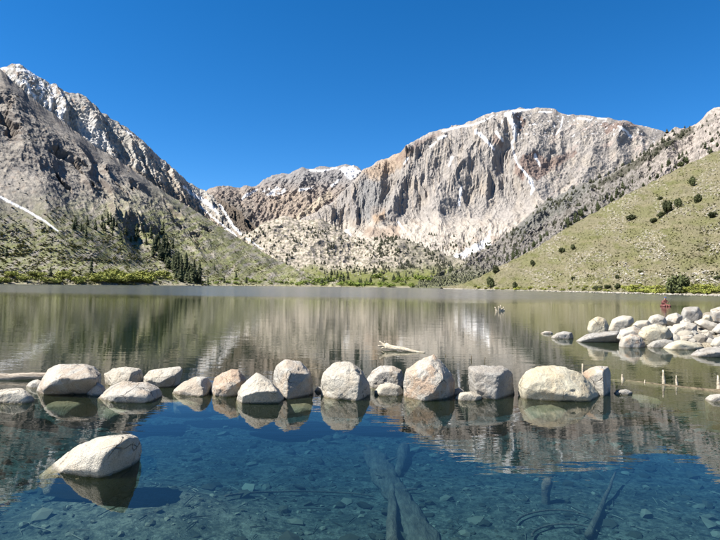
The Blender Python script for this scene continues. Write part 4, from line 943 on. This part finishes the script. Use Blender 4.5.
# single trees and shrubs of the right hill: px, base py, height px, width px, kind, label
HILL = [(693, 186, 11, 7, 'j', 'highest lone dark tree on the right grassy hill'), (668, 213, 13, 9, 'j', 'largest dark tree of the pair high on the right hill'), (678, 208, 10, 7, 'j', 'smaller dark tree right of the pair high on the right hill'),
        (698, 203, 10, 7, 'j', 'dark tree right of the pair on the upper right hill'), (661, 217, 6, 8, 'b', 'low dark shrub just left of the pair of trees on the hill'), (654, 222, 5, 7, 'b', 'dark shrub lower left of the pair of trees on the hill'),
        (631, 220, 7, 9, 'b', 'round dark shrub left on the upper right hill'), (660, 200, 4, 5, 'b', 'tiny dark shrub above the pair of trees'), (713, 218, 7, 9, 'b', 'round dark shrub near the right edge of the hill'),
        (562, 253, 7, 7, 'b', 'round dark shrub low on the left slope of the right hill'), (573, 250, 6, 4, 'j', 'slim little tree beside a round shrub on the low hill'), (573, 280, 4, 5, 'b', 'small shrub above the shore below the slim little tree'),
        (617, 279, 5, 4, 'j', 'tiny tree above the three shore shrubs'), (597, 290, 5, 10, 'b', 'leftmost of three low dark shrubs near the right shore'), (608, 289, 5, 7, 'b', 'middle of three low dark shrubs near the right shore'), (618, 288.5, 6, 9, 'b', 'rightmost of three low dark shrubs near the right shore'),
        (676, 294, 19, 20, 'J', 'big round dark green tree on the right shore'), (490, 289, 12, 8, 'j', 'dark tree on the shore at the left end of the right hill'), (515, 290, 9, 5, 'j', 'small dark tree on the shore right of the taller one'),
        (496, 273, 8, 6, 'j', 'dark tree on the low crest above the shore tree'), (533, 267, 7, 5, 'j', 'lone small tree on the lower left crest of the hill'), (680, 165, 6, 6, 'j', 'small dark tree on the crest of the right hill'), (640, 273, 3, 5, 'b', 'tiny shrub on the lower right hill above the shore'), (718, 279, 4, 7, 'b', 'low dark shrub at the right edge above the shore willows')]
for k, (x, y, hp, wp, kd, lb) in enumerate(HILL):
    p = seat('right_grassy_hill', x, y); m_ = p[1] / FPX
    if kd == 'b': bush('shrub', BJ[k % 3], p, hp * m_ * 1.05, wp * m_ * 0.9, lb, 'shrub')
    else: tree('juniper_tree', BJ[k % 3], JT, p, hp * m_ * 1.2, wp * m_ * 0.95, lb, 'tree')

# pines of the left slope
k = 0
def pine(layer, x, y, hp, label, group, wide=1.0):
    global k; k += 1
    p = seat(layer, x, y); h_ = hp * p[1] / FPX
    return tree('pine_tree', CON[k % 4], TRK, p, h_, h_ * 1.15 * wide, label, 'tree', group)
STAND = [(150, 176, 10), (155, 262, 0)]
grp = 'dense stand of pines at the foot of the left slope'
lb = 'dark pine in the dense stand at the foot of the brown left slope'
for i in range(70):
    t_ = random.random(); x = 150 + 46 * t_ + random.gauss(0, 4); y = 243 + 42 * t_ + random.gauss(0, 5) + (5 if random.random() < .4 else -2)
    if y > 283.5: y = 283.5 - random.random() * 4
    hp = random.uniform(9, 17); part = 'upper' if y < 258 else ('middle' if y < 272 else 'lowest')
    lb = ('tall' if hp > 13 else 'shorter') + ' dark pine in the ' + part + ' part of the dense stand at the left slope foot'
    pine('left_brown_slope', x, y, hp, lb, ('tall' if hp > 13 else 'shorter') + ' pines in the ' + part + ' part of the dense stand')
for (x0, y0, sx, sy, n_, lb) in [(83, 230, 7, 4, 10, 'dark pine in the small grove below the cliffs, left of the larger grove'), (113, 226, 10, 6, 15, 'dark pine in the grove right below the dark gullies of the left slope'), (133, 238, 8, 4, 9, 'dark pine in the thin line between the upper grove and the shore stand')]:
    for i in range(n_): pine('left_brown_slope', random.gauss(x0, sx), random.gauss(y0, sy), random.uniform(6, 11), lb, lb.replace('dark pine', 'pines'))
for x, y, hp, lb in [(6, 257, 11, 'lone pine near the left edge above the shore willows'), (50, 276, 10, 'lone pine behind the left shore willows'), (91, 272, 15, 'tall thin pine rising above the left shore willows'), (236, 280, 11, 'lone dark pine on the green foot of the left slope'), (224, 283, 8, 'small pine left of the lone pine at the green slope foot'), (246, 283, 7, 'small pine right of the lone pine at the green slope foot'), (208, 284, 8, 'small pine between the dense stand and the green slope foot'), (215, 270, 7, 'pine on the slope right above the dense stand')]:
    pine('left_brown_slope', x, y, hp, lb, None)
# the tree line along the crest behind the grassy hill
crest_rh = [(458, 286), (505, 264), (560, 233), (620, 198), (680, 168), (722, 149), (760, 131)]
for i in range(74):
    x = 500 + 225 * random.random() ** 0.75; y = np.interp(x, *np.array(crest_rh).T) - random.uniform(-1, 9) * (0.6 + (x - 500) / 300)
    hp = random.uniform(4, 8); w3 = 'low left end' if x < 580 else ('middle' if x < 655 else 'high right end')
    pine('right_talus_ridge', x, y, hp, ('taller' if hp > 6 else 'smaller') + ' dark pine at the ' + w3 + ' of the tree line behind the grassy hill', ('taller' if hp > 6 else 'smaller') + ' crest pines, ' + w3, 1.35)
for i in range(46):
    x = random.uniform(300, 470); y = random.uniform(272, 287)
    hp = random.uniform(5, 9); w3 = 'left' if x < 350 else ('middle' if x < 415 else 'right')
    pine('valley_floor', x, y, hp, ('taller' if hp > 7 else 'smaller') + ' dark pine in the ' + w3 + ' part of the green far shore', ('taller' if hp > 7 else 'smaller') + ' far shore pines, ' + w3, 1.2)
# tiny pines far up: one mass
def far_pts(layer, cond, n_):
    L_ = LAY[layer]; nv_ = L_['nv']; X, Y_ = L_['px'][:, :nv_], L_['py'][:, :nv_]
    w_ = np.clip(cond(X, Y_), 0, None) * (np.roll(X, -1, 0) - X).clip(0.02, 3) * np.abs(np.roll(Y_, -1, 1) - Y_).clip(0.0, 2)
    w_ = (w_ / w_.sum()).ravel(); i = rng.choice(w_.size, n_, p=w_)
    P_ = L_['P'][:, :nv_].reshape(-1, 3)[i]; return P_ + rng.normal(0, 1, (n_, 3)) * np.array([P_[:, 1] / 900, P_[:, 1] / 900, 0 * P_[:, 1]]).T
pts = np.concatenate([
    far_pts('valley_floor', lambda x, y: (y > 228) * (y < 275) * (0.15 + ss(0, .3, fbm(x / 16, y / 12, 2, 701))) * (0.4 + (x > 370)), 820),
    far_pts('main_peak', lambda x, y: ss(228, 250, y) * (x > 340) * (0.2 + ss(0, .3, fbm(x / 16, y / 10, 2, 702))), 420),
    far_pts('right_talus_ridge', lambda x, y: (0.1 + ss(-.1, .3, fbm(x / 22, y / 12, 2, 703))) * (x < 735) * (0.45 + 0.55 * (x < 600)), 400),
    far_pts('right_talus_ridge', lambda x, y: stroke(x, y, [(684, 129), (655, 150), (625, 170), (590, 188), (540, 212)], 11, 9, 0.5), 130)])
n = len(pts); cone_v, cone_f = [], []
for (z0, z1, r_) in ((0.05, 0.5, 0.26), (0.3, 0.75, 0.2), (0.55, 1.0, 0.13)):
    b_ = len(cone_v); cone_v += [(r_ * math.cos(a_), r_ * math.sin(a_), z0) for a_ in np.arange(6) * math.pi / 3] + [(0, 0, z1)]
    cone_f += [(b_ + i, b_ + (i + 1) % 6, b_ + 6) for i in range(6)]
hh_ = pts[:, 1] / FPX * rng.uniform(1.5, 3.4, n) * np.where(np.arange(n) >= n - 530, 1.35, 1.0); wd_ = hh_ * rng.uniform(0.9, 1.5, n)
tag(scatter_mesh('distant_pines', cone_v, cone_f, pts, np.stack([wd_ * 1.35, wd_ * 1.35, hh_], 1), rng.uniform(0, 6.28, n), colmat.m, lin(82, 84, 66) * rng.uniform(0.7, 1.35, (n, 1)), jitter=0.15), 'tiny scattered pines over the far talus and granite slopes', 'trees', kind='stuff')

# willows along the shores
def shore_bushes(layer, x0, x1, y0, y1, n_, hlo, hhi, mats, lb, grp):
    for i in range(n_):
        x = x0 + (x1 - x0) * (i + random.random()) / n_; y = random.uniform(y0, y1)
        p = seat(layer, x, y); h_ = random.uniform(hlo, hhi) * p[1] / FPX
        if p[2] < 0.1: p = np.array([p[0], p[1] + 2, 0.1])
        t3 = (x - x0) / (x1 - x0); w3 = 'left third' if t3 < 0.333 else ('middle' if t3 < 0.667 else 'right third')
        bush('willow_bush', mats[random.randrange(3)], p, h_, h_ * random.uniform(1.3, 2.0), lb + ', in its ' + w3, 'bush', grp + ', ' + w3)
shore_bushes('left_brown_slope', -12, 170, 276, 283.5, 46, 5, 9, BW, 'yellow green willow bush in the left shore thicket', 'willows along the left shore')
shore_bushes('left_brown_slope', 98, 150, 276, 283.5, 22, 8, 13, BW, 'tall willow in the bulging middle of the left shore thicket', 'tall willows of the left shore thicket')
shore_bushes('left_brown_slope', 195, 330, 280, 286, 26, 3, 5, BW2, 'small green bush in the strip at the left slope foot', 'bushes at the foot of the left slope')
shore_bushes('valley_floor', 270, 470, 278, 288, 56, 4, 8, BW2, 'bright green bush in the thicket at the lake head', 'bushes at the head of the lake')
shore_bushes('right_grassy_hill', 626, 735, 288, 294.5, 34, 5, 9, BW, 'yellow green willow in the right shore thicket', 'willows along the right shore')
shore_bushes('right_grassy_hill', 470, 626, 287, 292.5, 26, 2.5, 4.5, BW, 'small yellow green bush in the stony right shore strip', 'small bushes on the stony right shore')

# sage, grass tufts and stones covering the slopes
tuft_v, tuft_f = [], []
rg = np.random.default_rng(5)
for i in range(9):
    a_ = i * 2.4; d = np.array([math.cos(a_), math.sin(a_)]) * rg.uniform(.25, .5); e_ = np.array([-d[1], d[0]]) * 0.55; b_ = len(tuft_v)
    tuft_v += [(-e_[0] * .6, -e_[1] * .6, 0.0), (e_[0] * .6, e_[1] * .6, 0.0), (d[0] + e_[0], d[1] + e_[1], rg.uniform(.3, .8)), (d[0] - e_[0], d[1] - e_[1], rg.uniform(.35, .9))]; tuft_f += [(b_, b_ + 1, b_ + 2, b_ + 3)]
def cover(layer, name, cond, n_, lo, hi, cols_, lbl, cat, stone=False):
    P_ = far_pts(layer, cond, n_); P_ = P_[P_[:, 2] > 0.15]; m = len(P_)
    s_ = rng.uniform(lo, hi, m) * (0.5 + rng.random(m) ** 2)
    ci = rng.integers(len(cols_), size=m); cl = np.array(cols_)[ci] * rng.uniform(0.75, 1.25, (m, 1))
    if stone:
        o = scatter_mesh(name, ICO[1][0], ICO[1][1], P_ + np.array([0, 0, 1.0]) * s_[:, None] * 0.15, np.stack([s_ * rng.uniform(.8, 1.6, m), s_ * rng.uniform(.8, 1.3, m), s_ * rng.uniform(.5, .9, m)], 1), rng.uniform(0, 6.28, m), colmat.m, cl, None, 0.25)
    else:
        o = scatter_mesh(name, tuft_v, tuft_f, P_ - np.array([0, 0, 0.1]), np.stack([s_ * 1.6, s_ * 1.6, s_ * rng.uniform(.7, 1.2, m)], 1), rng.uniform(0, 6.28, m), colmat.m, cl)
    return tag(o, lbl, cat, kind='stuff')
SG = [lin(150, 148, 100), lin(138, 136, 86), lin(162, 156, 118), lin(122, 122, 72)]
ST = [lin(196, 188, 172), lin(178, 170, 156), lin(206, 200, 188)]
cover('right_grassy_hill', 'hill_sagebrush', lambda x, y: (x < 760) * (0.3 + ss(-.2, .4, fbm(x / 20, y / 9, 3, 711))), 12000, 0.25, 0.6, [c_ * 1.1 for c_ in SG], 'grey green sagebrush and grass tufts on the right hill', 'sagebrush')
cover('right_grassy_hill', 'hill_stones', lambda x, y: (x < 760) * ss(0.0, .35, fbm(x / 34 + 1.3, y / 18, 3, 545) + .1) * (y < 284), 3600, 0.16, 0.5, ST, 'pale stones scattered over the right hill', 'stones', True)
cover('left_brown_slope', 'slope_sagebrush', lambda x, y: (x > -20) * ss(205, 250, y) * (0.2 + ss(-.1, .4, fbm(x / 14, y / 8, 3, 712))) * (1 - stroke(x, y, [(-40, 178), (0, 197), (26, 210), (46, 222), (58, 231)], 7, 5, 0.2)), 9000, 0.7, 1.6, [c_ * 1.35 for c_ in SG], 'low brush over the foot of the left slope', 'brush')
cover('left_brown_slope', 'slope_stones', lambda x, y: (x > -20) * (0.3 + ss(190, 240, y)) * ss(-.1, .4, fbm(x / 20, y / 12, 3, 713)) * (1 - stroke(x, y, [(-40, 178), (0, 197), (26, 210), (46, 222), (58, 231)], 7, 5, 0.2)), 2600, 0.4, 1.3, [c_ * 0.75 for c_ in ST] + [lin(120, 112, 100)], 'broken rocks strewn over the left slope', 'rocks', True)
cover('valley_floor', 'valley_boulders', lambda x, y: (y > 225) * (y < 280) * (0.3 + ss(-.1, .4, fbm(x / 20, y / 12, 3, 714))), 1800, 0.6, 1.6, ST, 'pale granite blocks over the slopes at the lake head', 'rocks', True)
# stony margin of the right shore
n = 1900
xs = 462 + 290 * rng.random(n); Ys = np.interp(xs, [440, 462, 510, 565, 628, 690, 735, 850], [520, 480, 380, 290, 228, 188, 168, 130]) + rng.uniform(-1, 9, n)
XX = (xs - 360) / FPX * Ys; s_ = rng.uniform(0.12, 0.45, n)
tag(scatter_mesh('shore_stones', ICO[1][0], ICO[1][1], np.stack([XX, Ys, rng.uniform(-0.05, 0.35, n)], 1), np.stack([s_ * 1.4, s_ * 1.2, s_ * .8], 1), rng.uniform(0, 6.28, n), colmat.m, np.array(ST)[rng.integers(3, size=n)] * rng.uniform(.85, 1.15, (n, 1)), None, 0.25), 'pale stones lining the water edge of the right shore', 'stones', kind='stuff')

# ------------------------------------------------------------------ angler in a float tube
def plain(name, c_, rough=0.8):
    t = NT(name); p_ = t.n('ShaderNodeTexCoord').outputs['Object']
    n_ = t.noise(p_, 9, 3, 0.6); t.bsdf(t.mix(n_, (*(c_ * 0.85), 1), (*(c_ * 1.1), 1)), rough); return t.m
p = on_water(665.5, 306.5)
ft = empty('float_tube', (p[0], p[1], 0)); tag(ft, 'dark red inflatable float tube on the lake beyond the boulder heap', 'float tube')
an = np.linspace(0.5, 2 * math.pi - 0.5, 20) + math.pi / 2 + math.pi
ringp = [(0.36 * math.cos(a_), 0.46 * math.sin(a_), 0.08) for a_ in an]
V, F = tube(ringp, [0.09] + [0.14] * 18 + [0.09], 12, 1, 0.03); mesh_obj('tube', V, F, plain('tube_red', lin(92, 54, 50), 0.5), ft)
V, F = tube([(0, 0.42, 0.2), (0, 0.46, 0.45), (0, 0.48, 0.62)], [0.16, 0.2, 0.12], 12, 2, 0.05); mesh_obj('backrest', V, F, plain('backrest_red', lin(80, 48, 46)), ft)
V, F = box_mesh(-0.22, 0.22, -0.1, 0.34, 0.06, 0.13); mesh_obj('seat', V, F, plain('seat_fabric', lin(70, 66, 64)), ft)
pe = empty('person', (p[0], p[1], 0)); tag(pe, 'person in a red brown top and blue cap sitting in the float tube', 'person')
jn = [(0, 0.12, 0.16), (0, 0.12, 0.38), (0, 0.11, 0.58), (0, 0.10, 0.72), (0, 0.06, 0.84), (0, 0.03, 0.94),
      (-0.19, 0.09, 0.62), (-0.27, -0.02, 0.42), (-0.16, -0.24, 0.40), (0.19, 0.09, 0.62), (0.27, -0.02, 0.42), (0.16, -0.24, 0.44),
      (-0.11, -0.16, 0.17), (-0.13, -0.46, 0.10), (-0.13, -0.56, -0.3), (0.11, -0.16, 0.17), (0.13, -0.46, 0.10), (0.13, -0.56, -0.3)]
ed = [(0, 1), (1, 2), (2, 3), (3, 4), (4, 5), (2, 6), (6, 7), (7, 8), (2, 9), (9, 10), (10, 11), (0, 12), (12, 13), (13, 14), (0, 15), (15, 16), (16, 17)]
rd = [.15, .15, .16, .06, .09, .085, .075, .05, .035, .075, .05, .035, .09, .07, .05, .09, .07, .05]
me = bpy.data.meshes.new('body'); me.from_pydata(jn, ed, []); ob = bpy.data.objects.new('body', me); col.objects.link(ob); ob.parent = pe
sm = ob.modifiers.new('skin', 'SKIN')
for i, r_ in enumerate(rd): me.skin_vertices[0].data[i].radius = (r_, r_ * (0.75 if i < 3 else 1))
me.skin_vertices[0].data[0].use_root = True
sd = ob.modifiers.new('sub', 'SUBSURF'); sd.levels = sd.render_levels = 2
bt = NT('clothes_and_skin')
zz = bt.n('ShaderNodeSeparateXYZ', {0: bt.n('ShaderNodeTexCoord').outputs['Object']}).outputs[2]
bt.bsdf(bt.mix(bt.ramp(zz, 0.735, 0.75), (*lin(96, 58, 52), 1), (*lin(160, 122, 100), 1)), 0.8)
me.materials.append(bt.m)
D, F = ICO[5]; V = D * np.array([0.105, 0.115, 0.085]); V = V[:, :] + np.array([0, 0.04, 0.955]); V[:, 2] = np.maximum(V[:, 2], 0.94)
brim = tube([(0, -0.05, 0.945), (0, -0.17, 0.935)], [0.07, 0.05], 10, 1, 0.0)
bv = np.array(brim[0]); bv[:, 2] = 0.94 + (bv[:, 2] - 0.94) * 0.15
mesh_obj('cap', *joined([(list(V), [tuple(f) for f in F]), (list(bv), brim[1])]), plain('cap_blue', lin(50, 68, 120)), pe)
V, F = joined([tube([(0.16, -0.24, 0.44), (0.3, -0.9, 0.9), (0.4, -1.6, 1.3)], [0.012, 0.008, 0.004], 6, 1)]); mesh_obj('rod', V, F, plain('rod_dark', lin(50, 46, 44)), None)
rod = bpy.data.objects['rod']; rod.name = 'fishing_rod'; rod.location = pe.location; tag(rod, 'thin dark fishing rod held by the person in the float tube', 'fishing rod')

# loose stones between the boulders of the heap
n = 900
ix = rng.integers(0, SPIT[0].shape[0], n * 4); iy = rng.integers(0, SPIT[0].shape[1], n * 4)
ok = (SPIT[2][ix, iy] > -0.12) & (SPIT[0][ix, iy] < 22) & (SPIT[1][ix, iy] < 34); ix, iy = ix[ok][:n], iy[ok][:n]; n = len(ix)
s_ = rng.uniform(0.07, 0.24, n)
tag(scatter_mesh('spit_stones', ICO[2][0], ICO[2][1], np.stack([SPIT[0][ix, iy], SPIT[1][ix, iy], SPIT[2][ix, iy] + s_ * 0.2], 1), np.stack([s_ * rng.uniform(.9, 1.6, n), s_ * rng.uniform(.8, 1.2, n), s_ * rng.uniform(.5, .9, n)], 1), rng.uniform(0, 6.28, n), colmat.m, np.array(ST)[rng.integers(3, size=n)] * rng.uniform(.7, 1.1, (n, 1)), None, 0.12), 'loose pale stones between the boulders of the heap', 'stones', kind='stuff')
